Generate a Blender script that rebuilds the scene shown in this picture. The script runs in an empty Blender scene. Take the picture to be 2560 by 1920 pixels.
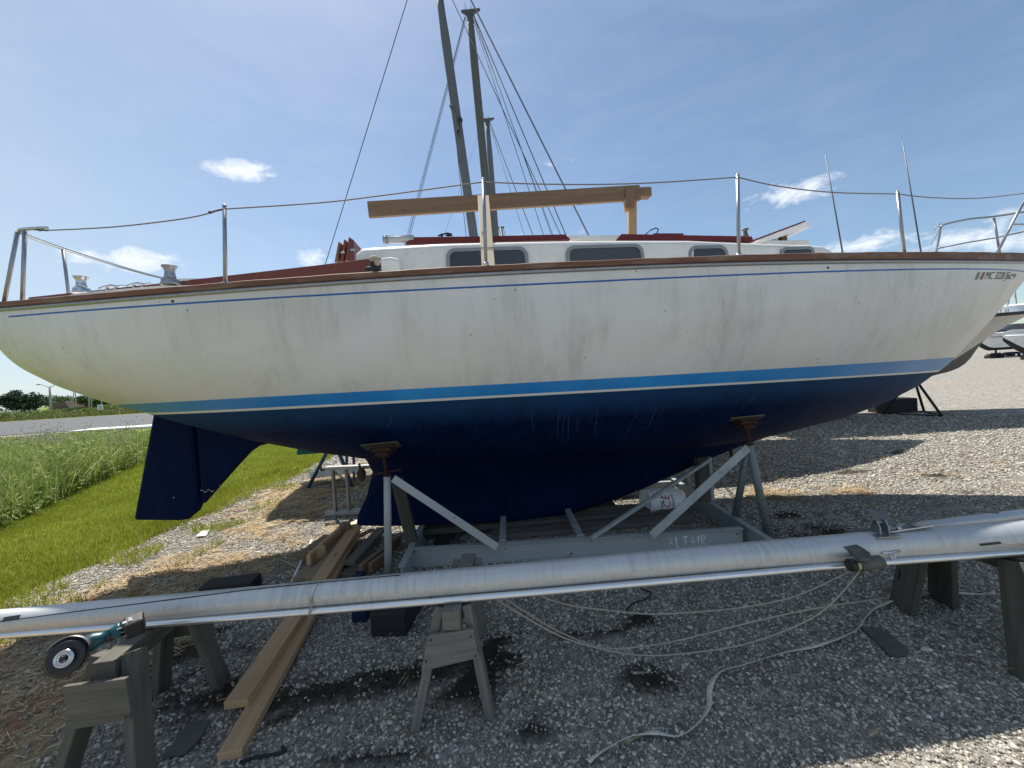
import bpy, math, random
import numpy as np
from mathutils import Vector, Matrix
random.seed(7); RNG = np.random.default_rng(11)
SC = bpy.context.scene; COL = SC.collection
R = math.radians
# ------------------------------------------------------------------ camera
F = 960.; H = 1.6; RO = R(3.58); PI_ = R(-1.13)
cf = np.array([0, math.cos(PI_), math.sin(PI_)]); r0 = np.array([1., 0, 0]); u0 = np.cross(r0, cf)
cr = math.cos(RO)*r0 - math.sin(RO)*u0; cu = math.sin(RO)*r0 + math.cos(RO)*u0
CAM = np.array([0, 0, H])
cam = bpy.data.objects.new('camera', bpy.data.cameras.new('camera')); COL.objects.link(cam)
cam.data.sensor_width = 36; cam.data.lens = F/2560*36; cam.data.clip_start = .05; cam.data.clip_end = 3000
cam.matrix_world = Matrix(((cr[0], cu[0], -cf[0], 0), (cr[1], cu[1], -cf[1], 0), (cr[2], cu[2], -cf[2], H), (0, 0, 0, 1)))
SC.camera = cam
# ------------------------------------------------------------------ light
SUN_EL = R(60); SUN_AZ = R(-28)
sd = Vector((math.cos(SUN_EL)*math.sin(SUN_AZ), math.cos(SUN_EL)*math.cos(SUN_AZ), math.sin(SUN_EL)))
sun = bpy.data.objects.new('sun', bpy.data.lights.new('sun', 'SUN')); COL.objects.link(sun)
sun.data.energy = 5.0; sun.data.angle = R(.53); sun.data.color = (1, .95, .87)
sun.rotation_euler = sd.to_track_quat('Z', 'Y').to_euler(); sun.location = (0, 0, 30)
SC.view_settings.view_transform = 'Standard'; SC.view_settings.look = 'None'
SC.view_settings.exposure = 0.62; SC.view_settings.gamma = 1
W = bpy.data.worlds.new('World'); SC.world = W; W.use_nodes = True
SKYS = .085

def ray(px, py): return cf + cr*((px-1280)/F) + cu*((960-py)/F)
def G(px, py, z=0.):
    d = ray(px, py); return CAM + d*((z-H)/d[2])
def P(px, py, Y):
    d = ray(px, py); return CAM + d*(Y/d[1])

class NT:
    def __init__(s, tree): s.t = tree; s.n = tree.nodes; s.l = tree.links
    def add(s, typ, **kw):
        n = s.n.new(typ)
        for k, v in kw.items(): setattr(n, k, v)
        return n
    def link(s, a, b): s.l.new(a, b)
    def val(s, sock, v):
        if hasattr(v, 'is_output') or isinstance(v, bpy.types.NodeSocket): s.l.new(v, sock)
        elif v is not None: sock.default_value = v
    def math(s, op, a, b=None, c=None, clamp=False):
        n = s.add('ShaderNodeMath', operation=op, use_clamp=clamp)
        for i, v in enumerate((a, b, c)):
            if v is not None: s.val(n.inputs[i], v)
        return n.outputs[0]
    def vmath(s, op, a, b=None):
        n = s.add('ShaderNodeVectorMath', operation=op)
        s.val(n.inputs[0], a)
        if b is not None: s.val(n.inputs[1], b)
        return n.outputs[1] if op in ('LENGTH', 'DISTANCE', 'DOT_PRODUCT') else n.outputs[0]
    def mix(s, f, a, b, blend='MIX'):
        n = s.add('ShaderNodeMix', data_type='RGBA', blend_type=blend)
        s.val(n.inputs[0], f); s.val(n.inputs[6], c4(a)); s.val(n.inputs[7], c4(b)); return n.outputs[2]
    def noise(s, vec, scale, detail=4, rough=.55, dist=0):
        n = s.add('ShaderNodeTexNoise'); s.val(n.inputs['Vector'], vec)
        n.inputs['Scale'].default_value = scale; n.inputs['Detail'].default_value = detail
        n.inputs['Roughness'].default_value = rough; n.inputs['Distortion'].default_value = dist
        return n.outputs[0]
    def vor(s, vec, scale, feature='F1', rand=1):
        n = s.add('ShaderNodeTexVoronoi', feature=feature); s.val(n.inputs['Vector'], vec)
        n.inputs['Scale'].default_value = scale; n.inputs['Randomness'].default_value = rand
        return n
    def ramp(s, f, stops, interp='LINEAR'):
        n = s.add('ShaderNodeValToRGB'); n.color_ramp.interpolation = interp
        e = n.color_ramp.elements
        while len(e) < len(stops): e.new(.5)
        for i, (p, c) in enumerate(stops): e[i].position = p; e[i].color = c4(c)
        s.val(n.inputs[0], f); return n.outputs[0]
    def step(s, f, lo, hi):
        n = s.add('ShaderNodeMapRange', clamp=True); s.val(n.inputs[0], f)
        n.inputs[1].default_value = lo; n.inputs[2].default_value = hi; return n.outputs[0]
    def scale(s, vec, sc):
        n = s.add('ShaderNodeMapping'); s.val(n.inputs[0], vec); n.inputs['Scale'].default_value = sc; return n.outputs[0]
def c4(v):
    if isinstance(v, bpy.types.NodeSocket): return v
    if isinstance(v, (int, float)): return (v, v, v, 1)
    return tuple(v) + (1,) if len(v) == 3 else tuple(v)

def new_mat(name):
    m = bpy.data.materials.new(name); m.use_nodes = True; t = NT(m.node_tree); t.n.clear()
    out = t.add('ShaderNodeOutputMaterial'); b = t.add('ShaderNodeBsdfPrincipled'); t.link(b.outputs[0], out.inputs[0])
    return m, t, b
def setb(t, b, col=None, rough=None, metal=None, height=None, bstr=.3, bdist=.01, spec=None, coat=None):
    if col is not None: t.val(b.inputs['Base Color'], c4(col))
    if rough is not None: t.val(b.inputs['Roughness'], rough)
    if metal is not None: t.val(b.inputs['Metallic'], metal)
    if spec is not None: b.inputs['Specular IOR Level'].default_value = spec
    if coat is not None: b.inputs['Coat Weight'].default_value = coat
    if height is not None:
        n = t.add('ShaderNodeBump'); n.inputs['Strength'].default_value = bstr; n.inputs['Distance'].default_value = bdist
        t.link(height, n.inputs['Height']); t.link(n.outputs[0], b.inputs['Normal'])

def plain(name, col, rough=.5, metal=0, var=.12, scale=8, dirt=None, dirtamt=.3, bump=.15, spec=None):
    m, t, b = new_mat(name); tc = t.add('ShaderNodeTexCoord'); o = tc.outputs['Object']
    n1 = t.noise(o, scale, 5); n2 = t.noise(o, scale*6, 3)
    d = tuple(c*(1-var*1.6) for c in col); l = tuple(min(1, c*(1+var)) for c in col)
    c = t.mix(n1, d, l)
    if dirt: c = t.mix(t.math('MULTIPLY', t.step(t.noise(o, scale*1.7, 6, .65), .48, .68), dirtamt), c, dirt)
    setb(t, b, c, t.math('MULTIPLY_ADD', n2, .2, rough-.1), metal, n2, bump, .003, spec)
    return m
def wood(name, c1, c2, c3=None, rough=.75, knots=True, grain=1., var=None):
    """boards carry uv in metres: u along the length, v across"""
    m, t, b = new_mat(name); uv = t.add('ShaderNodeUVMap').outputs[0]
    g = t.add('ShaderNodeNewGeometry')
    off = t.add('ShaderNodeCombineXYZ'); t.link(t.math('MULTIPLY', g.outputs['Random Per Island'], 37.), off.inputs[0]); t.link(t.math('MULTIPLY', g.outputs['Random Per Island'], 11.), off.inputs[1])
    v = t.vmath('ADD', uv, off.outputs[0])
    v1 = t.scale(v, (1.2, 26*grain, 1)); v2 = t.scale(v, (5, 150*grain, 1))
    n1 = t.noise(v1, 1, 5, .6, .6); n2 = t.noise(v2, 1, 3, .6)
    f = t.math('MULTIPLY_ADD', n1, .7, t.math('MULTIPLY', n2, .4))
    c = t.mix(t.step(f, .35, .75), c1, c2)
    c = t.mix(t.math('MULTIPLY', t.step(n2, .58, .70), .6), c, tuple(x*.45 for x in c1))
    if c3: c = t.mix(t.math('MULTIPLY', t.step(t.noise(t.scale(v, (2, 6, 1)), 1.3, 5, .6), .5, .66), .7), c, c3)
    if knots:
        vo = t.vor(t.scale(v, (2.3, 9, 1)), 1)
        c = t.mix(t.step(vo.outputs['Distance'], .11, .05), c, tuple(x*.35 for x in c1))
    setb(t, b, c, rough, 0, f, .35, .004)
    return m

# ------------------------------------------------------------------ mesh helper
def unit(v): v = np.asarray(v, float); return v/max(1e-9, np.linalg.norm(v))
class MB:
    def __init__(s): s.v = []; s.f = []; s.uv = []; s.sm = []; s.attr = {}
    def face(s, idx, uvs=None, smooth=False):
        s.f.append(tuple(idx)); s.uv.append(uvs or [(0, 0)]*len(idx)); s.sm.append(smooth)
    def board(s, a, b, w, t, up=(0, 0, 1), taper=1.):
        a = np.asarray(a, float); b = np.asarray(b, float); d = unit(b-a); L = np.linalg.norm(b-a)
        sd_ = unit(np.cross(d, up)); u = np.cross(sd_, d); k = len(s.v)
        for p, tp in ((a, 1), (b, taper)):
            for i, j in ((-1, -1), (1, -1), (1, 1), (-1, 1)): s.v.append(p + sd_*i*w/2*tp + u*j*t/2*tp)
        du = random.random()*9; q = [0, w, w+t, 2*w+t, 2*w+2*t]
        for i in range(4):
            j = (i+1) % 4
            s.face((k+i, k+j, k+4+j, k+4+i), [(du, q[i]), (du, q[i+1]), (du+L, q[i+1]), (du+L, q[i])])
        s.face((k+3, k+2, k+1, k), [(du, .0), (du+.02, .0), (du+.02, w), (du, w)])
        s.face((k+4, k+5, k+6, k+7), [(du, .0), (du+.02, .0), (du+.02, w), (du, w)])
        return s
    def tube(s, pts, r, n=10, cap=True, squash=None, up=(0, 0, 1)):
        pts = [np.asarray(p, float) for p in pts]; m = len(pts); rr = r if hasattr(r, '__len__') else [r]*m
        k = len(s.v); L = 0; up = np.asarray(up, float); prev = None
        for i, p in enumerate(pts):
            d = unit((pts[min(i+1, m-1)]-pts[max(i-1, 0)]))
            if prev is None:
                a = np.cross(d, up)
                if np.linalg.norm(a) < .05: a = np.cross(d, (1, 0, 0))
                a = unit(a)
            else: a = unit(prev - d*np.dot(prev, d))
            prev = a; b2 = np.cross(a, d)
            sx, sy = squash or (1, 1)
            for j in range(n):
                t = 2*math.pi*j/n; s.v.append(p + (a*math.cos(t)*sx + b2*math.sin(t)*sy)*rr[i])
        for i in range(m-1):
            L2 = L + np.linalg.norm(pts[i+1]-pts[i])
            for j in range(n):
                j2 = (j+1) % n
                s.face((k+i*n+j, k+i*n+j2, k+(i+1)*n+j2, k+(i+1)*n+j), [(L, j/n), (L, (j+1)/n), (L2, (j+1)/n), (L2, j/n)], True)
            L = L2
        if cap:
            s.face([k+j for j in range(n)][::-1]); s.face([k+(m-1)*n+j for j in range(n)])
        return s
    def lathe(s, base, axis, prof, n=20):
        """prof = [(height, radius)]"""
        axis = unit(axis); pts = [np.asarray(base, float)+axis*h for h, r in prof]
        a = np.cross(axis, (0, 1, .3)); a = unit(a); b2 = np.cross(axis, a); k = len(s.v)
        for p, (h, r) in zip(pts, prof):
            for j in range(n):
                t = 2*math.pi*j/n; s.v.append(p+(a*math.cos(t)+b2*math.sin(t))*r)
        for i in range(len(prof)-1):
            for j in range(n):
                j2 = (j+1) % n; s.face((k+i*n+j, k+i*n+j2, k+(i+1)*n+j2, k+(i+1)*n+j), [(prof[i][0], j/n), (prof[i][0], (j+1)/n), (prof[i+1][0], (j+1)/n), (prof[i+1][0], j/n)], True)
        s.face([k+j for j in range(n)][::-1]); m = len(prof)-1; s.face([k+m*n+j for j in range(n)])
        return s
    def prism(s, poly, off):
        """closed polygon (3d points) extruded by off"""
        k = len(s.v); n = len(poly); off = np.asarray(off, float)
        for p in poly: s.v.append(np.asarray(p, float))
        for p in poly: s.v.append(np.asarray(p, float)+off)
        e = np.linalg.norm(np.asarray(poly[1], float)-np.asarray(poly[0], float))
        pu = unit(np.asarray(poly[1], float)-np.asarray(poly[0], float)); pv = unit(np.cross(off, pu)); P0 = np.asarray(poly[0], float)
        w = [((np.asarray(p)-P0)@pu, (np.asarray(p)-P0)@pv) for p in poly]
        s.face(list(range(k, k+n)), w); s.face(list(range(k+n, k+2*n))[::-1], w[::-1])
        th = np.linalg.norm(off)
        for i in range(n):
            j = (i+1) % n; s.face((k+j, k+i, k+n+i, k+n+j), [w[j], w[i], (w[i][0], w[i][1]+th), (w[j][0], w[j][1]+th)])
        return s
    def grid(s, V, smooth=True, closeu=False, flip=False):
        """V: (n,m,3) array"""
        n, m = V.shape[:2]; k = len(s.v); s.v.extend(V.reshape(-1, 3))
        for i in range(n-1):
            for j in range(m-1):
                q = (k+i*m+j, k+(i+1)*m+j, k+(i+1)*m+j+1, k+i*m+j+1)
                s.face(q[::-1] if flip else q, [(i/n, j/m), ((i+1)/n, j/m), ((i+1)/n, (j+1)/m), (i/n, (j+1)/m)], smooth)
        return s
    def ball(s, c, r, n=10, m=7):
        c = np.asarray(c, float); r = np.asarray(r if hasattr(r, '__len__') else (r, r, r), float)
        V = np.array([[c + r*(math.sin(math.pi*j/m)*math.cos(2*math.pi*i/n), math.sin(math.pi*j/m)*math.sin(2*math.pi*i/n), math.cos(math.pi*j/m)) for j in range(m+1)] for i in range(n+1)])
        return s.grid(V, flip=False)
    def build(s, name, mat, parent=None, bevel=0, attrs=None, local=False, weld=False):
        me = bpy.data.meshes.new(name); V = np.asarray(s.v, float)
        root = parent
        if parent is not None and not local:
            while root.parent: root = root.parent
            mw = np.array((Matrix.Translation(root.location) @ root.rotation_euler.to_matrix().to_4x4()).inverted())
            V = V @ mw[:3, :3].T + mw[:3, 3]
        me.from_pydata([tuple(p) for p in V], [], s.f)
        uvl = me.uv_layers.new(name='UVMap'); fl = np.array([c for f in s.uv for uv in f for c in uv], dtype=np.float32)
        uvl.data.foreach_set('uv', fl)
        me.polygons.foreach_set('use_smooth', s.sm)
        if attrs:
            for k_, arr in attrs.items():
                a = me.attributes.new(k_, 'FLOAT', 'POINT'); a.data.foreach_set('value', np.asarray(arr, np.float32))
        ms = mat if isinstance(mat, (list, tuple)) else [mat]
        for q in ms: me.materials.append(q)
        me.update()
        o = bpy.data.objects.new(name, me); COL.objects.link(o)
        if parent is not None: o.parent = parent
        if bevel:
            bm = o.modifiers.new('bevel', 'BEVEL'); bm.width = bevel; bm.segments = 2; bm.limit_method = 'ANGLE'; bm.angle_limit = R(50)
        return o
def tag(o, label=None, cat=None, group=None, kind=None):
    if label: o['label'] = label
    if cat: o['category'] = cat
    if group: o['group'] = group
    if kind: o['kind'] = kind
    return o
def empty(name, loc, label, cat, group=None, rz=0):
    o = bpy.data.objects.new(name, None); COL.objects.link(o); o.location = tuple(loc); o.rotation_euler = (0, 0, rz); o.empty_display_size = .2
    return tag(o, label, cat, group)
def copy_tree(o, parent=None):
    kids = [c for c in bpy.data.objects if c.parent == o]
    c = o.copy(); COL.objects.link(c); c.parent = parent
    for ch in kids: copy_tree(ch, c)
    return c
def text_mesh(txt, size, shear=0., sx=1.):
    cu_ = bpy.data.curves.new('t', 'FONT'); cu_.body = txt; cu_.size = size; cu_.shear = shear; cu_.resolution_u = 3
    ob = bpy.data.objects.new('t', cu_); COL.objects.link(ob); bpy.context.view_layer.update()
    me = bpy.data.meshes.new_from_object(ob.evaluated_get(bpy.context.evaluated_depsgraph_get()))
    import bmesh
    bm = bmesh.new(); bm.from_mesh(me); bmesh.ops.triangulate(bm, faces=bm.faces)
    for k in range(3):
        le = [e for e in bm.edges if e.calc_length() > size*.14]
        if le: bmesh.ops.subdivide_edges(bm, edges=le, cuts=1); bmesh.ops.triangulate(bm, faces=bm.faces)
    bm.to_mesh(me); bm.free()
    vs = [(v.co.x*sx, v.co.y) for v in me.vertices]; fs = [tuple(p.vertices) for p in me.polygons]
    bpy.data.objects.remove(ob); bpy.data.meshes.remove(me); bpy.data.curves.remove(cu_)
    return vs, fs
def decal(name, tm, fn, mat, parent, local=False):
    m = MB(); m.v = [np.asarray(fn(x, y), float) for x, y in tm[0]]
    for f in tm[1]: m.face(f)
    return m.build(name, mat, parent, local=local)
def vnoise(x, y, scale, seed=0, oct=3):
    r = np.zeros_like(x, float); amp = 1; tot = 0
    for o in range(oct):
        g = np.random.default_rng(seed+o).random((256, 256)); X = x/scale*(2**o)+77; Y = y/scale*(2**o)+31
        xi = np.floor(X).astype(int); yi = np.floor(Y).astype(int); fx = X-xi; fy = Y-yi; fx = fx*fx*(3-2*fx); fy = fy*fy*(3-2*fy)
        a = g[xi % 256, yi % 256]; b = g[(xi+1) % 256, yi % 256]; c = g[xi % 256, (yi+1) % 256]; d = g[(xi+1) % 256, (yi+1) % 256]
        r += amp*((a*(1-fx)+b*fx)*(1-fy)+(c*(1-fx)+d*fx)*fy); tot += amp; amp *= .5
    return r/tot

# ------------------------------------------------------------------ sky with a few fair-weather clouds
t = NT(W.node_tree); t.n.clear(); out = t.add('ShaderNodeOutputWorld'); bg = t.add('ShaderNodeBackground')
sky = t.add('ShaderNodeTexSky', sky_type='NISHITA', sun_disc=False, sun_elevation=SUN_EL, sun_rotation=SUN_AZ)
sky.altitude = 200; sky.air_density = 1.0; sky.dust_density = .6; sky.ozone_density = 1.0
tc = t.add('ShaderNodeTexCoord').outputs['Generated']
def cl(px, py, w, h, rot=0.):
    d = unit(ray(px, py)); sd_ = unit(np.cross(d, (0, 0, 1))); up = np.cross(sd_, d)
    dx = t.vmath('DOT_PRODUCT', tc, tuple(sd_)); dy = t.vmath('DOT_PRODUCT', tc, tuple(up)); dz = t.vmath('DOT_PRODUCT', tc, tuple(d))
    c_, s_ = math.cos(rot), math.sin(rot)
    a = t.math('DIVIDE', t.math('MULTIPLY_ADD', dx, c_, t.math('MULTIPLY', dy, s_)), w); b = t.math('DIVIDE', t.math('MULTIPLY_ADD', dx, -s_, t.math('MULTIPLY', dy, c_)), h)
    r2 = t.math('ADD', t.math('MULTIPLY', a, a), t.math('MULTIPLY', b, b))
    m = t.math('SUBTRACT', 1., t.math('SQRT', r2), clamp=True)
    return t.math('MULTIPLY', m, t.math('GREATER_THAN', dz, 0.))
masks = [cl(600, 425, .075, .028, .15), cl(310, 650, .13, .034, .1), cl(785, 645, .05, .032), cl(1990, 478, .13, .04, -.06), cl(2160, 612, .10, .03), cl(2440, 600, .15, .05), cl(1300, 600, .3, .05), cl(1380, 410, .1, .06)]
amps = [1.6, 1.15, 1.3, 1.15, 1.2, 1.1, .5, .42]
tot = None
for m_, a_ in zip(masks, amps):
    v = t.math('MULTIPLY', m_, a_); tot = v if tot is None else t.math('MAXIMUM', tot, v)
nz = t.noise(t.scale(tc, (1, 1, 1.9)), 19, 9, .66, .4)
nz2 = t.noise(t.scale(tc, (1, 1, 3.0)), 5, 6, .6, .8)
m_ = t.step(t.math('MULTIPLY_ADD', t.math('MULTIPLY', t.math('SUBTRACT', nz, .5), 3.4), t.math('MULTIPLY', tot, 2.2, clamp=True), tot), .38, 1.25)
cir = t.math('MULTIPLY', t.step(nz2, .45, .8), .07)
cm = t.math('MAXIMUM', t.math('MULTIPLY', m_, .85), cir)
hz = t.math('ABSOLUTE', t.add('ShaderNodeSeparateXYZ').outputs[2]); t.link(tc, t.n[-1].inputs[0])
hz = t.math('MULTIPLY_ADD', t.math('POWER', t.step(hz, .42, 0.), 1.7), .66, .06)
c = t.mix(hz, t.mix(1., sky.outputs[0], (.92, .98, 1.0), 'MULTIPLY'), (4.9, 5.9, 6.9))
c = t.mix(cm, c, (8.2, 8.5, 8.9))
t.link(c, bg.inputs[0]); bg.inputs[1].default_value = SKYS; t.link(bg.outputs[0], out.inputs[0])
# ------------------------------------------------------------------ materials
M = {}
M['gelcoat_deck'] = plain('deck_white', (.72, .71, .67), .35, 0, .06, 3, (.35, .34, .3), .25)
M['teak_old'] = wood('weathered_teak', (.10, .045, .025), (.22, .10, .055), (.26, .2, .15), .7, False, 1.3)
M['mahogany'] = wood('mahogany', (.10, .022, .014), (.17, .038, .022), None, .35, False, 1.2)
M['maroon'] = plain('maroon_canvas', (.13, .012, .016), .7, 0, .15, 6)
M['pine'] = wood('pine', (.38, .23, .12), (.54, .37, .21), None, .7)
M['pine_brown'] = wood('dull_pine', (.14, .085, .05), (.24, .155, .095), None, .75)
M['pine_pale'] = wood('pale_pine', (.62, .50, .34), (.74, .62, .45), None, .75)
M['pine_grey'] = wood('greying_pine', (.20, .14, .09), (.33, .25, .17), (.22, .2, .17), .8)
M['grey_wood'] = wood('weathered_grey_wood', (.06, .058, .048), (.15, .14, .12), (.07, .075, .05), .9)
M['grey_wood_light'] = wood('weathered_light_wood', (.09, .085, .075), (.22, .205, .18), (.13, .125, .105), .9)
M['moss_wood'] = wood('mossy_wood', (.045, .044, .033), (.12, .115, .09), (.055, .06, .035), .92)
M['black_wood'] = wood('tarred_wood', (.012, .012, .013), (.03, .03, .03), None, .85, False)
M['alu'] = None
M['stainless'] = plain('stainless', (.55, .56, .58), .25, 1, .05, 12)
M['stainless_dull'] = plain('dull_stainless', (.33, .34, .36), .42, .9, .1, 12)
M['galv'] = plain('grey_mast_alu', (.12, .128, .135), .55, .4, .12, 4)
M['galv_dark'] = plain('weathered_mast_alu', (.11, .11, .10), .6, .4, .2, 4)
M['wire'] = plain('rigging_wire', (.10, .11, .12), .45, .6, .1, 9)
M['cream_rope'] = plain('cream_rope', (.42, .38, .31), .9, 0, .2, 60)
M['rail_rope'] = plain('coated_lifeline', (.19, .165, .155), .7, 0, .15, 50)
M['webbing'] = plain('webbing', (.66, .63, .54), .9, 0, .15, 40, (.25, .22, .16), .5)
M['rust'] = plain('rust', (.055, .02, .012), .9, .1, .35, 30, (.05, .02, .012), .7, .5)
M['cradle'] = plain('cradle_grey_paint', (.36, .385, .39), .45, 0, .08, 5, (.12, .11, .10), .45)
def chip_mat(name, base, chip, thr=.62, sc=14):
    m, t, b = new_mat(name); o = t.add('ShaderNodeTexCoord').outputs['Object']
    n = t.noise(o, sc, 7, .7); n2 = t.noise(o, 2.5, 4)
    c = t.mix(n2, tuple(x*.82 for x in base), base)
    c = t.mix(t.step(n, thr, thr+.02), c, chip)
    setb(t, b, c, .5, 0, t.step(n, thr+.02, thr), .4, .002); return m
M['cradle_paint'] = chip_mat('chipped_grey_paint', (.36, .385, .39), (.03, .025, .02), .63, 20)
M['cradle_white'] = chip_mat('chipped_white_paint', (.46, .47, .47), (.12, .05, .025), .64, 24)
M['cradle_tube'] = chip_mat('worn_green_grey_paint', (.19, .22, .215), (.07, .07, .06), .60, 26)
M['white_plastic'] = plain('white_plastic', (.84, .84, .83), .35, 0, .05, 6, (.4, .38, .32), .3)
M['black'] = plain('black_rubber', (.012, .012, .014), .5, 0, .2, 20)
M['dark_blue'] = plain('dark_blue_plastic', (.006, .015, .07), .4, 0, .2, 12)
M['teal'] = plain('teal_plastic', (.0, .055, .07), .4, 0, .15, 12)
M['glass'] = plain('dark_window', (.018, .02, .026), .14, 0, .3, 2, spec=.8)
M['grey_frame'] = plain('window_alloy', (.26, .27, .27), .5, .6, .1, 20)
M['red_ink'] = plain('red_ink', (.30, .01, .012), .5, 0, .05); M['black_ink'] = plain('black_ink', (.02, .02, .025), .5, 0, .05)
M['num_ink'] = plain('number_vinyl', (.03, .035, .05), .5, 0, .05); M['grey_ink'] = plain('faded_sticker', (.22, .23, .2), .6, 0, .1, 60)
M['red_sticker'] = plain('faded_red_sticker', (.28, .13, .13), .6, 0, .15, 90); M['white_ink'] = plain('white_print', (.7, .7, .7), .5, 0, .05)
M['blue_ink'] = plain('blue_vinyl', (.02, .08, .35), .4, 0, .05)
M['old_primer'] = plain('old_primer', (.16, .2, .25), .8, 0, .4, 60); M['chalk'] = plain('scratched_bare_metal', (.85, .86, .87), .6, 0, .1, 50)
M['boat_white'] = plain('boat_white', (.78, .78, .77), .3, 0, .06, 1.5, (.4, .4, .36), .3)
M['boat_beige'] = plain('boat_beige', (.48, .47, .42), .4, 0, .08, 2, (.25, .24, .2), .4)
M['bottom_grey'] = plain('grey_bottom_paint', (.10, .10, .095), .8, 0, .2, 3)
M['bottom_teal'] = plain('teal_bottom_paint', (.0, .10, .10), .8, 0, .2, 3)
M['bottom_black'] = plain('black_bottom_paint', (.02, .025, .03), .8, 0, .2, 3)
def alu_mat(name, base, streak=.5, metal=.85, rough=.38):
    m, t, b = new_mat(name); uv = t.add('ShaderNodeUVMap').outputs[0]
    v1 = t.scale(uv, (38, 1.5, 1)); v2 = t.scale(uv, (4, 5, 1)); v3 = t.scale(uv, (14, 9, 1))
    n1 = t.noise(v1, 1, 5, .7, .8); n2 = t.noise(v2, 1, 4); n3 = t.noise(v3, 2, 6, .7)
    zone = t.step(t.noise(t.scale(uv, (.9, .3, 1)), 1, 2), .4, .6)
    c = t.mix(n2, tuple(x*.82 for x in base), tuple(min(1, x*1.1) for x in base))
    c = t.mix(t.math('MULTIPLY', t.math('MULTIPLY', t.step(n1, .42, .7), streak), t.math('MULTIPLY_ADD', zone, .75, .25)), c, tuple(x*.5 for x in base))
    c = t.mix(t.math('MULTIPLY', t.step(n3, .7, .74), .7), c, (.06, .06, .06))
    setb(t, b, c, t.math('MULTIPLY_ADD', n1, .18, rough-.08), metal, n1, .08, .002); return m
M['alu'] = alu_mat('spar_alu', (.55, .56, .56), .6, .55, .50)
M['alu_thin'] = alu_mat('foil_alu', (.78, .79, .80), .25, .85, .3)
M['alu_grey'] = alu_mat('grey_spar', (.50, .51, .51), .35, .6, .45)

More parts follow.
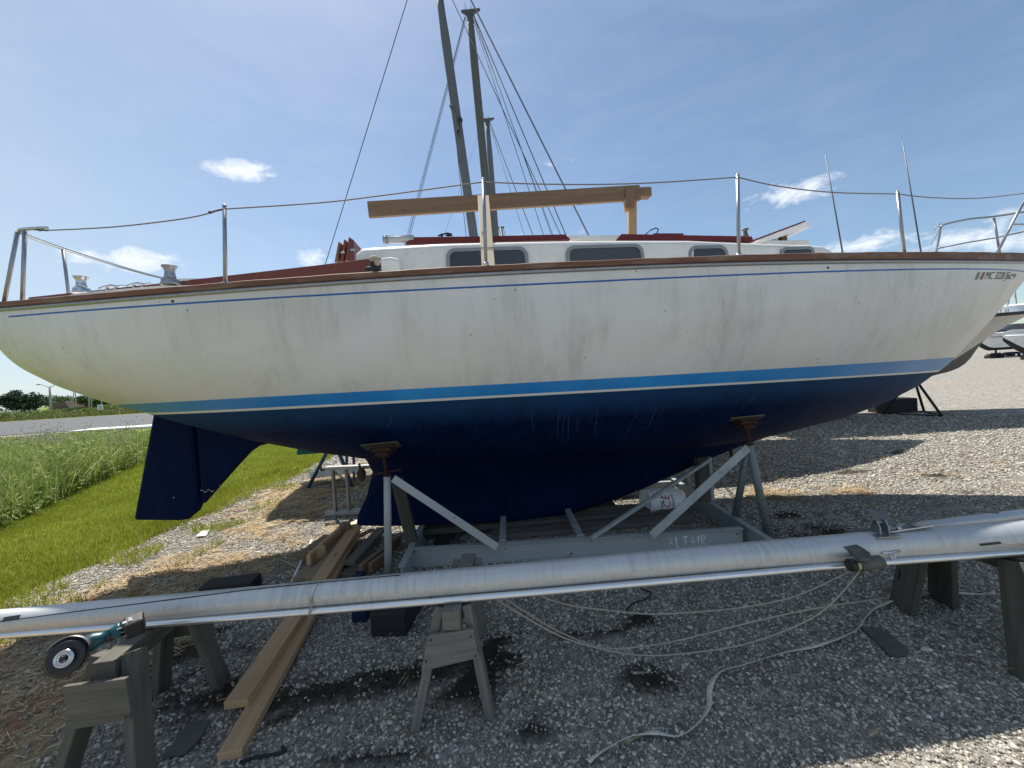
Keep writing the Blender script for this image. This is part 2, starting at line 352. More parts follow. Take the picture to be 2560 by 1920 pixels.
# hull paint: white topsides with streaks, cove line, blue boot top, white line and blue bottom paint
def hull_mat():
    m, t, b = new_mat('hull_paint'); o = t.add('ShaderNodeTexCoord').outputs['Object']
    at = lambda n: t.add('ShaderNodeAttribute', attribute_name=n).outputs['Fac']
    wl, bt, cv, xx = at('wl'), at('boot'), at('cove'), at('xx')
    st = t.noise(t.scale(o, (9, 9, .7)), 1, 6, .68, .25); st2 = t.noise(t.scale(o, (34, 34, 1.6)), 1, 5, .7); blot = t.noise(o, 1.1, 5, .6, .5)
    sp = t.noise(o, 160, 2, .5); yel = t.noise(t.scale(o, (1, 1, 1.5)), .8, 3)
    c = t.mix(t.step(yel, .35, .65), (.72, .715, .70), (.69, .68, .63))
    c = t.mix(t.math('MULTIPLY', t.step(blot, .44, .68), .36), c, (.44, .425, .37))
    c = t.mix(t.math('MULTIPLY', t.math('MULTIPLY', t.step(st, .48, .70), t.step(blot, .35, .6)), .33), c, (.30, .29, .25))
    c = t.mix(t.math('MULTIPLY', t.step(st2, .56, .72), t.math('MULTIPLY', t.step(blot, .38, .62), .34)), c, (.22, .21, .18))
    c = t.mix(t.math('MULTIPLY', sp, .14), c, (.3, .3, .3))
    # algae tint low on the stern quarter
    alg = t.math('MULTIPLY', t.step(xx, -1.2, -3.6), t.step(t.math('ADD', wl, t.math('MULTIPLY', blot, .3)), .62, .1))
    c = t.mix(t.math('MULTIPLY', alg, .38), c, (.30, .31, .15))
    dk = t.vor(o, 9).outputs['Distance']; c = t.mix(t.math('MULTIPLY', t.math('LESS_THAN', dk, .035), t.step(t.noise(o, 3), .55, .6)), c, (.12, .11, .09))
    tick = t.math('MULTIPLY', t.math('LESS_THAN', t.vor(t.scale(o, (1, .3, .55)), 14).outputs['Distance'], .06), t.step(t.noise(o, 2.1), .5, .58))
    c = t.mix(tick, c, (.08, .07, .06))
    wob = t.math('MULTIPLY', t.math('SUBTRACT', t.noise(o, 7), .5), .006)
    cvl = t.math('MULTIPLY', t.math('GREATER_THAN', t.math('ADD', cv, wob), 0.), t.math('LESS_THAN', cv, .013))
    cvl = t.math('MULTIPLY', cvl, t.math('MULTIPLY', t.math('GREATER_THAN', xx, -3.78), t.math('LESS_THAN', xx, 6.06)))
    c = t.mix(cvl, c, (.02, .11, .36))
    blue = t.mix(t.step(t.noise(o, 1.6, 5), .35, .7), (.015, .21, .56), (.03, .28, .66))
    blue = t.mix(t.math('MULTIPLY', t.step(st, .55, .75), .3), blue, (.12, .22, .33))
    blue = t.mix(t.math('MULTIPLY', t.step(xx, 1.5, 5.2), .45), blue, (.13, .28, .47))
    blue = t.mix(t.math('MULTIPLY', t.step(xx, -1.9, -3.4), .45), blue, (.10, .22, .18))
    c = t.mix(t.math('GREATER_THAN', bt, 0.), c, blue)
    c = t.mix(t.math('LESS_THAN', wl, .018), c, (.70, .70, .66))
    nb = t.noise(t.scale(o, (5, 5, 1.3)), 1, 8, .74, .6); ncl = t.noise(t.scale(o, (26, 26, 2.2)), 1, 6, .75)
    bot = t.mix(t.step(nb, .38, .62), (.0006, .005, .034), (.0009, .011, .066))
    bot = t.mix(t.math('MULTIPLY', t.step(ncl, .5, .72), .30), bot, (.02, .06, .12))
    bot = t.mix(t.math('MULTIPLY', t.step(t.math('ADD', wl, t.math('MULTIPLY', nb, .12)), -.16, .0), .5), bot, (.02, .085, .20))
    bot = t.mix(t.math('MULTIPLY', t.step(xx, 1.6, 4.6), .4), bot, (.02, .06, .14))
    v = t.vor(t.scale(o, (3.4, 3.4, .8)), 1.5, 'DISTANCE_TO_EDGE').outputs['Distance']
    scr = t.math('MULTIPLY', t.math('LESS_THAN', v, .008), t.step(t.noise(o, 1.9), .54, .6)); scr = t.math('MULTIPLY', scr, t.step(xx, .0, .6))
    bot = t.mix(t.math('MULTIPLY', scr, 0.), bot, (.4, .38, .33))
    sl = t.math('LESS_THAN', t.math('ABSOLUTE', t.math('ADD', wl, .034)), .008)
    isb = t.math('LESS_THAN', wl, 0.)
    c = t.mix(isb, c, bot)
    r = t.math('MULTIPLY_ADD', isb, .32, .34)
    setb(t, b, c, t.math('ADD', r, t.math('MULTIPLY', blot, .12)), 0, t.math('ADD', sp, st2), .03, .002); t.link(t.math('MULTIPLY_ADD', isb, -.3, .4), b.inputs['Specular IOR Level'])
    return m
M['hull'] = hull_mat()
M['bottom_blue'] = None
def bottom_mat():
    m, t, b = new_mat('blue_bottom_paint'); o = t.add('ShaderNodeTexCoord').outputs['Object']
    nb = t.noise(t.scale(o, (6, 6, 1.6)), 1, 7, .7, .4); ncl = t.noise(t.scale(o, (20, 20, 2.6)), 1, 5, .7)
    bot = t.mix(t.step(nb, .35, .7), (.0006, .005, .033), (.0008, .009, .052))
    bot = t.mix(t.math('MULTIPLY', t.step(ncl, .58, .8), .2), bot, (.008, .03, .05))
    sp = t.vor(o, 5).outputs['Distance']; bot = t.mix(t.math('LESS_THAN', sp, .03), bot, (.4, .4, .4))
    setb(t, b, bot, .75, 0, nb, .1, .003); b.inputs['Specular IOR Level'].default_value = .12; return m
M['bottom_blue'] = bottom_mat()

# ------------------------------------------------------------------ hull loft used by all sailing boats
YAW = R(5.7); BO = np.array([0, 4.0, 0])
bx = np.array([math.cos(YAW), math.sin(YAW), 0]); by = np.array([-math.sin(YAW), math.cos(YAW), 0])
def B(px, py, yl):
    d = ray(px, py); c = CAM-BO; k = (yl-c@by)/(d@by); p = c+d*k; return np.array([p@bx, yl, p[2]])
def L2W(p): return BO + bx*p[0] + by*p[1] + np.array([0, 0, p[2]])
XS, XB = -4.0, 6.42
def ys(x):
    x = np.asarray(x, float); a = np.clip((.6-x)/4.6, 0, 2); b = np.clip((x-.6)/5.82, 0, 1)
    return 1.35*np.where(x < .6, 1-.475*a**2.3, np.clip(1-b**2.15, 0, 1)**.93)
_sx = [-4.0, -3.13, -2.5, -2.0, -1.4, -.5, 0, .55, 1.56, 3.0, 3.9, 5.2, 6.42]; _sz = [2.352, 2.312, 2.304, 2.300, 2.300, 2.303, 2.306, 2.311, 2.325, 2.365, 2.405, 2.47, 2.545]
_px = [(2, 775), (100, 768), (202, 760), (300, 751), (398, 742), (579, 725), (700, 720), (800, 714), (1134, 691), (1279, 684), (1400, 677), (1500, 673), (1834, 660), (2000, 658), (2200, 656), (2278, 655), (2420, 655), (2555, 657)]
_a, _b = [], []
for p in _px:
    y = -1.
    for i in range(60): q = B(*p, y); y = .6*y-.4*float(ys(min(max(q[0], -4), 6.3)))
    _a.append(q[0]); _b.append(q[2])
_pf = np.polyfit(_a, _b, 5); print('sheer', [round(v, 3) for v in _a], [round(v, 3) for v in _b], np.polyval(_pf, _a)-_b)
def zs(x): return np.polyval(_pf, x)
_cx = [-4.0, -3.86, -3.6, -3.3, -3.0, -2.44, -1.9, -1.4, -.6, .4, 1.3, 2.1, 2.66, 3.73, 4.25, 4.68, 5.03, 5.3, 5.81, 6.23, 6.42]
_cz = [1.75, 1.66, 1.545, 1.44, 1.32, 1.13, .98, .87, .78, .73, .71, .71, .735, .885, 1.012, 1.169, 1.353, 1.559, 1.968, 2.361, 2.54]
def zc(x): return np.interp(x, _cx, _cz)
def pq(x):
    k = np.clip((x+1.5)/-2.5, 0, 1); f = np.clip((x-.8)/5.4, 0, 1)**.9
    return 2.35*(1-f)+1.25*f+.15*k, 1.9*(1-f)+1.02*f-.12*k
def half(x, z):
    u = np.clip((z-zc(x))/(zs(x)-zc(x)), 0, 1); p, q = pq(x); return ys(x)*(1-(1-u)**p)**(1/q)
def zwl(x): return 1.447-.012*x-.0016*x*x
def zboot(x): return zwl(x)+.022+.078+.0042*np.clip(x+.5, 0, 9)**1.9*.55
# ------------------------------------------------------------------ the white sloop
boat = empty('sailboat', BO, 'long white sailboat with blue waterline stripe and navy keel resting on the grey cradle', 'sailboat', rz=YAW)
def hull_grid(side, nx=150, nu=60):
    X = XS + (XB-XS)*np.linspace(0, 1, nx); U = np.linspace(0, 1, nu)**1.7
    V = np.zeros((nx, nu, 3))
    for i, x in enumerate(X):
        z = zc(x)+(zs(x)-zc(x))*U; V[i, :, 0] = x; V[i, :, 1] = side*half(x, z); V[i, :, 2] = z
    return V
mb = MB(); gN = hull_grid(-1); gF = hull_grid(1)
mb.grid(gN, flip=True); mb.grid(gF)
k = len(mb.v); tr = [*gN[0][::-1], *gF[0][1:]]; mb.v.extend(tr); mb.face(list(range(k, k+len(tr)))[::-1])
V = np.array(mb.v); x_, z_ = V[:, 0], V[:, 2]
_cs = [-4, -3.13, -2.5, -1.4, -.5, .55, 1.56, 3.0, 4.5, 6.42]
# cove stripe height from the photo
cpx = [(22, 790), (398, 767), (800, 739), (1134, 718), (1500, 701), (1834, 687), (2200, 678), (2542, 676)]; cz = []
for p in cpx:
    y = -1.
    for i in range(30):
        q = B(*p, y); y = .5*y-.5*float(half(min(max(q[0], XS), 6.2), q[2]))
    cz.append((q[0], q[2]))
_cv = np.polyfit([a for a, b in cz], [b for a, b in cz], 3)
hull = mb.build('hull', M['hull'], boat, local=True, attrs=dict(wl=z_-zwl(x_), boot=zboot(x_)-z_, cove=z_-np.polyval(_cv, x_)+.006, xx=x_))
# fin keel
mb = MB()
def keel_grid(side):
    Zs = np.linspace(0, 1, 26); XX = np.linspace(0, 1, 50); V = np.zeros((50, 26, 3))
    for j, w in enumerate(Zs):
        z = .118 + w*(1.02-.118)
        te = np.interp(z, [.1, .215, .425, .694, .842, 1.02], [-1.66, -1.64, -1.54, -1.465, -1.52, -1.75])
        le = np.interp(z, [.118, .16, .286, .548, .711, .883, 1.02], [.60, .82, 1.326, 2.099, 2.662, 3.6, 4.2])
        for i, a in enumerate(XX):
            x = te+(le-te)*a; zb = z + (.095*np.clip((-x+.0)/1.64, 0, 1))*(1-w)
            tb = .10+.62*max(0, (z-.34)/.6)**1.9; th = (.10+.02*w)*math.sqrt(max(0, math.sin(math.pi/2*min(1, a/.3))))*math.sqrt(max(0, math.cos(math.pi/2*max(0, (a-.3)/.7))))+(tb-.10)*max(0, math.sin(math.pi*a))**.8*(1-a)**.6*1.25
            V[i, j] = (x, side*th, zb)
    return V
a, b2 = keel_grid(-1), keel_grid(1); mb.grid(a, flip=True); mb.grid(b2)
bot = np.stack([a[:, 0], b2[:, 0]], 1); mb.grid(bot, smooth=False)
mb.build('keel', M['bottom_blue'], boat, local=True)
# skeg and rudder under the stern
def foil(pts, th, mat, name, par=None):
    """pts = outline in local x,z ; thickness th, rounded by shrinking"""
    m = MB(); P0 = [np.array([x, -th/2, z]) for x, z in pts]; m.prism(P0, (0, th, 0)); return m.build(name, mat, par or boat, bevel=th*.42, local=True)
def bl(px, py): q = B(px, py, 0.); return (q[0], q[2])
foil([bl(391, 1022), bl(340, 1299), bl(455, 1300), bl(474, 1297), bl(500, 1275), bl(506, 1262), bl(500, 1190), bl(488, 1040)], .085, M['bottom_blue'], 'rudder')
foil([bl(492, 1030), bl(504, 1190), bl(510, 1262), bl(560, 1205), bl(600, 1160), bl(630, 1128), bl(650, 1114), bl(690, 1105), bl(760, 1098), bl(760, 1060), bl(600, 1040)], .07, M['bottom_blue'], 'skeg')
m = MB(); a = B(500, 1228, -.06)
for i in range(4): m.tube([a+(.03*i, 0, .004*(-1)**i), a+(.03*i+.022, -.01, .012*(-1)**i), a+(.03*i+.034, 0, 0)], .004, 6)
m.build('shackle_chain', M['stainless'], boat, local=True)
# toe rail, rub rail, deck
X = np.linspace(XS, XB-.01, 120)
def railh(x): return .062+.05*np.clip((x-1)/5.4, 0, 1)
m = MB(); m2 = MB(); m3 = MB()
for s in (-1, 1):
    V = np.zeros((120, 7, 3)); R2 = np.zeros((120, 5, 3))
    for i, x in enumerate(X):
        y = float(ys(x)); z = zs(x); h = railh(x); yi = max(y-.045, 0.0)
        wob = .004*math.sin(x*9)+.003*math.sin(x*23)
        for j, (yy, zz) in enumerate(((y+.004, z+.016), (y+.020, z+.022), (y+.018, z+h-.006+wob*.3), (y+.006, z+h+wob*.3), (yi+.006, z+h+wob*.3), (yi, z+h-.006), (yi, z-.02))): V[i, j] = (x, s*yy, zz)
        for j, (yy, zz) in enumerate(((y, z-.012), (y+.012, z-.008), (y+.016, z+.004), (y+.012, z+.016), (y, z+.018))): R2[i, j] = (x, s*yy, zz)
    uvk = len(m.f); m.grid(V, smooth=False, flip=(s > 0))
    for f in range(uvk, len(m.f)):
        i, j = divmod(f-uvk, 6); m.uv[f] = [(X[i], j*.05+3*s), (X[i+1], j*.05+3*s), (X[i+1], j*.05+.05+3*s), (X[i], j*.05+.05+3*s)][:4]
    m2.grid(R2, flip=(s > 0))
m.board((XS+.01, -.72, zs(XS)+.04), (XS+.01, .72, zs(XS)+.04), .05, .07)
m.build('toe_rail', M['teak_old'], boat, local=True)
m2.build('rub_rail', M['stainless_dull'], boat, local=True)
for x in np.arange(XS+.1, XB-.2, .17):
    y = -float(ys(x))-.015; m3.lathe((x, y+.004, zs(x)+.004), (0, -1, 0), [(0, .006), (.006, .005), (.008, .001)], 6)
m3.build('rub_rail_screws', M['stainless_dull'], boat, local=True)['kind'] = 'stuff'
V = np.zeros((120, 13, 3))
for i, x in enumerate(X):
    for j in range(13):
        k = j/6-1; V[i, j] = (x, k*(max(float(ys(x))-.01, 0.001)), zs(x)+.012+.05*(1-k*k)*float(ys(x))/1.35)
MB().grid(V, flip=False).build('deck', M['gelcoat_deck'], boat, local=True)
# cabin trunk
def cw(x): return np.interp(x, [-2, 1.5, 3.6, 4.2], [.88, .88, .66, .5])
top = [(888, 618), (1098, 606), (1300, 601), (1500, 598), (1650, 598), (1834, 603), (1980, 608), (2060, 612), (2073, 616), (2094, 637)]
tp = []
for p in top:
    y = -.85
    for i in range(20): y = -float(cw(B(*p, y)[0]))
    q = B(*p, y); tp.append((q[0], q[2]))
tx = [a for a, b in tp]; tz = [b for a, b in tp]; CX0, CX1 = tx[0], tx[-1]
def cz_(x): return float(np.interp(x, tx, tz))
xs_ = sorted(set(list(np.linspace(CX0, CX1, 60)) + [CX0+.015, CX0+.04])); prof = []
V = np.zeros((len(xs_), 19, 3))
for i, x in enumerate(xs_):
    w = float(cw(x)); z0 = zs(x)-.02; z1 = cz_(x); e = .035*max(0, 1-(x-CX0)/.045)
    z1 -= e; hgt = max(z1-z0, .02); r = min(.05, hgt*.4)
    half_ = [(w+.03, z0), (w+.012, z0+hgt*.5), (w, z1-r), (w-.012, z1-r*.35), (w-.04, z1), (w*.75, z1+.022), (w*.5, z1+.04), (w*.25, z1+.05), (w*.1, z1+.055)]
    row = [(-a, b) for a, b in half_]+[(0, z1+.056)]+[(a, b) for a, b in half_[::-1]]
    for j, (yy, zz) in enumerate(row): V[i, j] = (x, yy, zz)
m = MB(); m.grid(V, flip=False); k = len(m.v); m.v.extend(V[0]); m.face(list(range(k, k+19))); k = len(m.v); m.v.extend(V[-1]); m.face(list(range(k, k+19))[::-1])
cabin = m.build('cabin', M['gelcoat_deck'], boat, local=True)
def rrect(x0, x1, z0, z1, r, n=5):
    o = []
    for cx, cz2, a0 in ((x1-r, z1-r, 0), (x0+r, z1-r, 90), (x0+r, z0+r, 180), (x1-r, z0+r, 270)):
        for i in range(n+1):
            a = R(a0+90*i/n); o.append((cx+r*math.cos(a), cz2+r*math.sin(a)))
    return o
for i, (pa, pb, pt, hh) in enumerate(((1114, 1318, 618, .235), (1412, 1605, 613, .215), (1716, 1815, 615, .17), (1946, 2030, 618, .15))):
    yl = -float(cw(B((pa+pb)/2, pt, -.85)[0])); a = B(pa, pt+(4 if i < 1 else 0), yl); b3 = B(pb, pt, yl); z1 = (a[2]+b3[2])/2; x0, x1 = a[0], b3[0]
    for s in (-1, 1):
        yo = (abs(yl)+.006); out_ = rrect(x0, x1, z1-hh, z1, .075 if hh > .16 else .05); inn = rrect(x0+.028, x1-.028, z1-hh+.028, z1-.028, .052 if hh > .16 else .034)
        m = MB(); k = 0
        lean = lambda z: .03*(z1-z)/hh*.6
        for (x, z) in out_: m.v.append((x, s*(yo+lean(z)), z))
        for (x, z) in out_: m.v.append((x, s*(yo+.014+lean(z)), z))
        for (x, z) in inn: m.v.append((x, s*(yo+.014+lean(z)), z))
        for (x, z) in inn: m.v.append((x, s*(yo+.002+lean(z)), z))
        n = len(out_)
        for j in range(n):
            q = (j+1) % n
            for l in range(3):
                f = (l*n+j, l*n+q, (l+1)*n+q, (l+1)*n+j); m.face(f[::-1] if s > 0 else f)
        for x in np.arange(x0+.08, x1-.05, .11):
            for z in (z1-.013, z1-hh+.013): m.lathe((x, s*(yo+.012+lean(z)), z), (0, s, 0), [(0, .006), (.004, .005)], 6)
        fr = m.build('window', M['grey_frame'], boat, local=True)
        m = MB(); m.v = [(x, s*(yo+.008+lean(z)), z) for x, z in inn]; f = list(range(n)); m.face(f if s < 0 else f[::-1]); m.build('pane', M['glass'], fr, local=True)
# roof trims, hatch, handrail etc (cabin top)
def bar_px(m, pts, y, w, t, **k):
    q = [B(*p, y) for p in pts]
    for a, b in zip(q[:-1], q[1:]): m.board(a, b, w, t, **k)
m = MB(); bar_px(m, [(1555, 591), (1700, 594), (1880, 601)], -.62, .10, .055); m.build('roof_trim_board', M['maroon'], boat, bevel=.006)if False else None
yy = -.72
def poly_px(name, pts, y, th, mat, bevel=.004, par=None):
    m = MB(); m.prism([B(*p, y) for p in pts], (0, th, 0)); return m.build(name, mat, par or boat, bevel=bevel, local=True)
poly_px('roof_trim', [(1543, 602), (1554, 584), (1880, 590), (1886, 603)], -.72, .10, M['maroon'], .008)
poly_px('roof_slide', [(1420, 601), (1420, 588), (1560, 587), (1560, 601)], -.45, .9, M['gelcoat_deck'], .01)
poly_px('roof_cap', [(1632, 587), (1634, 583), (1708, 583), (1710, 587)], -.5, .3, M['maroon'], .002)
m = MB(); m.tube([B(1614, 586, -.4), B(1625, 576, -.4), B(1640, 570, -.4), B(1646, 573, -.4), B(1642, 584, -.4)], .006, 6); m.build('grab_wire', M['black'], boat, local=True)
m = MB(); c0 = B(1864, 592, -.5); m.lathe(c0, (0, 0, 1), [(0, .03), (.02, .022), (.035, .018), (.06, .018), (.066, .032), (.075, .03)], 12); m.build('deck_eye', M['galv_dark'], boat, local=True)
# open hatch lid
poly_px('hatch_coaming', [(1915, 610), (1920, 601), (2022, 600), (2026, 612)], -.42, .75, M['gelcoat_deck'], .006)
lid = poly_px('hatch_lid', [(1884, 599), (2013, 551), (2028, 567), (1914, 604)], -.42, .7, M['white_plastic'], .004)
poly_px('hatch_lid_edge', [(1884, 599), (2013, 551), (2014, 554), (1888, 602)], -.425, .71, M['maroon'], 0)
poly_px('hatch_prop', [(1954, 602), (1956, 591), (1968, 588), (1968, 602)], -.38, .05, M['teak_old'], 0)
# coaming with two winches
m = MB(); m.prism([B(px, py, -.55-.40*(px-69)/880) for px, py in [(69, 748), (72, 743), (400, 708), (800, 662), (925, 646), (951, 644), (935, 660), (912, 694), (800, 704), (400, 738)]], (0, .035, 0)); m.build('coaming_board', M['mahogany'], boat, bevel=.003, local=True)
poly_px('coaming_end', [(905, 690), (935, 660), (952, 643), (975, 640), (1000, 645), (1002, 690)], -.97, .08, M['gelcoat_deck'], .03)
poly_px('winch_base', [(174, 748), (174, 736), (232, 728), (394, 714), (488, 713), (492, 730)], -.86, .2, M['gelcoat_deck'], .006)
def winch(px, py, y, sc, mat):
    base = B(px, py, y); m = MB(); m.lathe(base, (0, 0, 1), [(0, .075*sc), (.018*sc, .075*sc), (.03*sc, .066*sc), (.045*sc, .07*sc), (.06*sc, .058*sc)], 24)
    w = m.build('winch', mat, boat, local=True)
    m = MB(); m.lathe(base+(0, 0, .058*sc), (0, 0, 1), [(0, .052*sc), (.03*sc, .042*sc), (.07*sc, .038*sc), (.095*sc, .046*sc), (.11*sc, .06*sc), (.118*sc, .06*sc)], 24); m.build('winch_drum', M['stainless'] if mat is M['stainless'] else mat, w, local=True)
    m = MB(); m.lathe(base+(0, 0, .176*sc), (0, 0, 1), [(0, .056*sc), (.008*sc, .03*sc), (.012*sc, .012*sc)], 16); m.build('winch_cap', M['galv_dark'], w, local=True)
winch(205, 734, -.76, .72, M['stainless']); winch(427, 713, -.82, .82, M['stainless_dull'])
for px, py in ((279, 724), (346, 718)):
    c0 = B(px, py, -.78); m = MB(); m.tube([c0+(-.085, 0, .012), c0+(-.05, 0, .022), c0+(0, 0, .03), c0+(.05, 0, .022), c0+(.085, 0, .03)], [.006, .009, .012, .009, .006], 8)
    m.board(c0+(-.03, 0, -.01), c0+(-.03, 0, .025), .014, .014, up=(0, 1, 0)); m.board(c0+(.03, 0, -.01), c0+(.03, 0, .025), .014, .014, up=(0, 1, 0)); m.build('cleat', M['stainless'], boat, local=True)
# dark fairlead block on the rail
m = MB(); a = B(935, 680, -1.2); m.board(a+(-.055, 0, -.0), a+(.05, 0, .004), .07, .06); m.board(a+(-.02, 0, .045), a+(.05, 0, .05), .05, .05); m.build('fairlead_block', M['black'], boat, bevel=.012, local=True)
m = MB(); m.ball(a+(.012, -.02, .085), (.035, .03, .022)); m.ball(a+(.03, -.02, .06), (.02, .03, .03)); m.build('rope_end', M['cream_rope'], boat, local=True)
# companionway drop boards racked behind the cabin
for i, (x0, x1, y0, y1) in enumerate(((836, 853, 604, 655), (850, 868, 598, 654), (862, 888, 592, 652))):
    yl = -.3; th = .42; sl = 10
    poly_px('drop_board', [(x0, y1), (x0+sl, y0), (x0+sl+(12 if i == 2 else 6), y0+(8 if i == 2 else 3)), (x1-2 if i == 2 else x0+8, y1)], yl, th, M['mahogany'] if i else M['teak_old'], .002)
m = MB()
for px, py in ((858, 632), (882, 625)): MB().tube([B(px-6, py, -.31), B(px+4, py-2, -.31)], .012, 8).build('board_bolt', M['stainless_dull'], boat, local=True)
def on_hull(px, py):
    y = -.3
    for i in range(40):
        q = B(px, py, y); y = .5*y-.5*(float(half(q[0], q[2]))+.004)
    return B(px, py, y)
# stanchions and lifeline
def yr(x): return -(float(ys(x))-.02)
lines_n = []; S_ = [((561, 515), (563, 712)), ((1208, 448), (1215, 664)), ((1844, 438), (1847, 641)), ((2244, 481), (2262, 640))]
tops = []
for (t_, b_) in S_:
    y = -1.
    for i in range(25):
        q = B(*b_, y); y = .5*y+.5*yr(min(q[0], 6.2))
    bot = B(*b_, y); tp_ = B(*t_, y); tops.append(tp_)
    m = MB(); m.tube([bot-(0, 0, .02), tp_], .0125, 12); st = m.build('stanchion', M['stainless_dull'], boat, local=True)
    m = MB(); m.ball(tp_+(0, 0, .002), (.0135, .0135, .01), 10, 6); m.build('cap', M['stainless'], st, local=True); m = MB(); m.lathe(bot-(0, 0, .01), (0, 0, 1), [(0, .022), (.03, .018)], 12); m.build('foot_socket', M['stainless'], st, local=True)
    m = MB(); f = np.array([1, -1, 1]); m.tube([(bot-(0, 0, .02))*f, tp_*f], .0125, 12); m.build('stanchion', M['stainless_dull'], boat, local=True)
life = [(119, 576), (289, 567), (470, 545), (557, 523), (800, 507), (953, 489), (1080, 472), (1208, 455), (1340, 460), (1500, 461), (1653, 456), (1844, 443), (1942, 465), (2080, 481), (2244, 485), (2329, 494), (2456, 495), (2600, 478)]
def smooth(pts, n=6):
    P_ = [np.asarray(p, float) for p in pts]; o = []
    for i in range(len(P_)-1):
        p0 = P_[max(i-1, 0)]; p1 = P_[i]; p2 = P_[i+1]; p3 = P_[min(i+2, len(P_)-1)]
        for k in range(n):
            t_ = k/n; o.append(.5*((2*p1)+(-p0+p2)*t_+(2*p0-5*p1+4*p2-p3)*t_*t_+(-p0+3*p1-3*p2+p3)*t_**3))
    return o+[P_[-1]]
L = []
for p in life:
    y = -1.
    for i in range(25):
        q = B(*p, y); y = .5*y+.5*yr(min(max(q[0], -4), 6.1))
    L.append(B(*p, y))
segs = [(0, 3), (3, 7), (7, 11), (11, 14), (14, 17)]
m = MB()
for a, b_ in segs: m.tube(smooth(L[a:b_+1], 5), .0045, 7)
m.build('lifeline', M['rail_rope'], boat, local=True)
m = MB(); m.tube([L[2]*.3+L[3]*.7, L[3]], .006, 7); m.ball(L[2]*.35+L[3]*.65, (.016, .01, .009)); m.build('turnbuckle', M['black'], boat, local=True); m = MB(); m.tube([B(85, 574, -.72), L[0]], .006, 7); m.ball(B(100, 575, -.72), (.016, .008, .01)); m.build('turnbuckle', M['black'], boat, local=True)
m = MB(); rs_ = random.Random(3)
for px, py, l_, dx in ((1398, 1035, 60, -2), (1410, 1040, 50, -1), (1425, 1036, 75, -10), (1449, 1042, 40, -8), (1490, 1022, 70, -3), (1591, 1022, 80, -30), (1640, 1015, 60, -25), (1660, 1012, 34, -14), (1880, 985, 40, -25), (1900, 980, 25, -22), (980, 1040, 30, -12), (1330, 1030, 45, 3)):
    c_ = [on_hull(px+dx*k+3*math.sin(k*3+px), py+l_*k)-(0, .0012, 0) for k in np.linspace(0, 1, 7)]; m.tube(c_, [.0004, .0009, .0006, .0011, .0007, .001, .0003], 4)
o_ = m.build('scratches', M['old_primer'], boat, local=True); o_['kind'] = 'stuff'
# pushpit (stern rail)
rz = 2.93
m = MB(); rail = [B(82, 573, -.72), B(40, 577, -.75), B(14, 583, -.78)]
xq = rail[-1][0]; z0 = rail[0][2]
rail = [np.array([xq+.24, -.74, z0]), np.array([xq+.12, -.74, z0-.004]), np.array([xq+.03, -.72, z0-.008]), np.array([xq-.01, -.62, z0-.012]), np.array([xq-.02, -.3, z0-.02]), np.array([xq-.02, .1, z0-.02]), np.array([xq-.01, .5, z0-.01]), np.array([xq+.03, .72, z0]), np.array([xq+.12, .76, z0]), np.array([xq+.6, .8, z0])]
m.tube(smooth(rail, 5), .0125, 12); pp = m.build('pushpit', M['stainless'], boat, local=True)
for t_, b_, y in (((44, 580), (10, 758), -.74), ((62, 578), (56, 756), -.74)): MB().tube([B(*t_, y), B(*b_, y)], .0125, 10).build('leg', M['stainless_dull'], pp, local=True)
MB().tube([np.array([xq-.02, -.36, z0-.02]), np.array([xq, -.36, zs(-4)])], .0115, 10).build('leg', M['stainless_dull'], pp, local=True)
for x in (xq+.05, xq+.3): MB().tube([(x, .76, z0), (x-.05, .72, zs(-4))], .0125, 10).build('leg', M['stainless_dull'], pp, local=True)
# pulpit (bow rail)
m = MB(); m.tube([B(2560, 505, -.27), B(2540, 540, -.28), B(2492, 634, -.30)], .0125, 10)
a = B(2560, 505, -.27); zt = a[2]
fr = smooth([B(2340, 634, .75), B(2348, 590, .75), B(2352, 570, .74), B(2362, 561, .73), B(2420, 548, .62), B(2487, 541, .5), B(2560, 530, .38), B(2640, 517, .18), B(2670, 505, .0)], 4)
m.tube(fr, .0125, 10); m.tube([B(2344, 621, .74), B(2420, 606, .62), B(2487, 595, .5), B(2575, 576, .34)], .009, 8)
m.tube([B(2485, 545, .5), B(2500, 635, .48)], .0125, 10)
m.tube([a, B(2600, 470, -.2), B(2660, 500, -.02)], .0125, 10); m.tube([B(2527, 561, -.27), B(2620, 560, -.15)], .009, 8)
pu = m.build('pulpit', M['stainless_dull'], boat, local=True)
m = MB(); k0 = B(2351, 566, .74); m.tube([k0, k0+(-.03, 0, -.04), k0+(-.1, 0, -.16), k0+(-.16, 0, -.24)], .006, 6); m.tube([k0, k0+(-.06, 0, .0), k0+(-.1, 0, -.05)], .006, 6); m.tube([k0+(0, 0, .02), k0+(-.02, 0, .03), k0+(.03, 0, .05)], .006, 6); m.build('rope_tie', M['cream_rope'], pu, local=True)
# anchor roller / stem fitting at the bow
m = MB(); m.board((6.2, 0, zs(6.3)+.1), (6.55, 0, zs(6.4)+.1), .09, .03); m.build('stem_fitting', M['stainless'], boat, bevel=.004, local=True)
# registration number, stickers
def hull_map(px0, py0, w, h, tw, th):
    a = on_hull(px0, py0); b_ = on_hull(px0+w, py0); c_ = on_hull(px0, py0-h)
    def fn(x, y):
        X_ = a[0]+(b_[0]-a[0])*x/tw; Z_ = a[2]+(b_[2]-a[2])*x/tw+(c_[2]-a[2])*y/th; return (X_, -(float(half(X_, Z_))+.004), Z_)
    return fn
tm = text_mesh('MC 3228 JE', 1., .35, 1.); tw = max(v[0] for v in tm[0]); th = max(v[1] for v in tm[0])
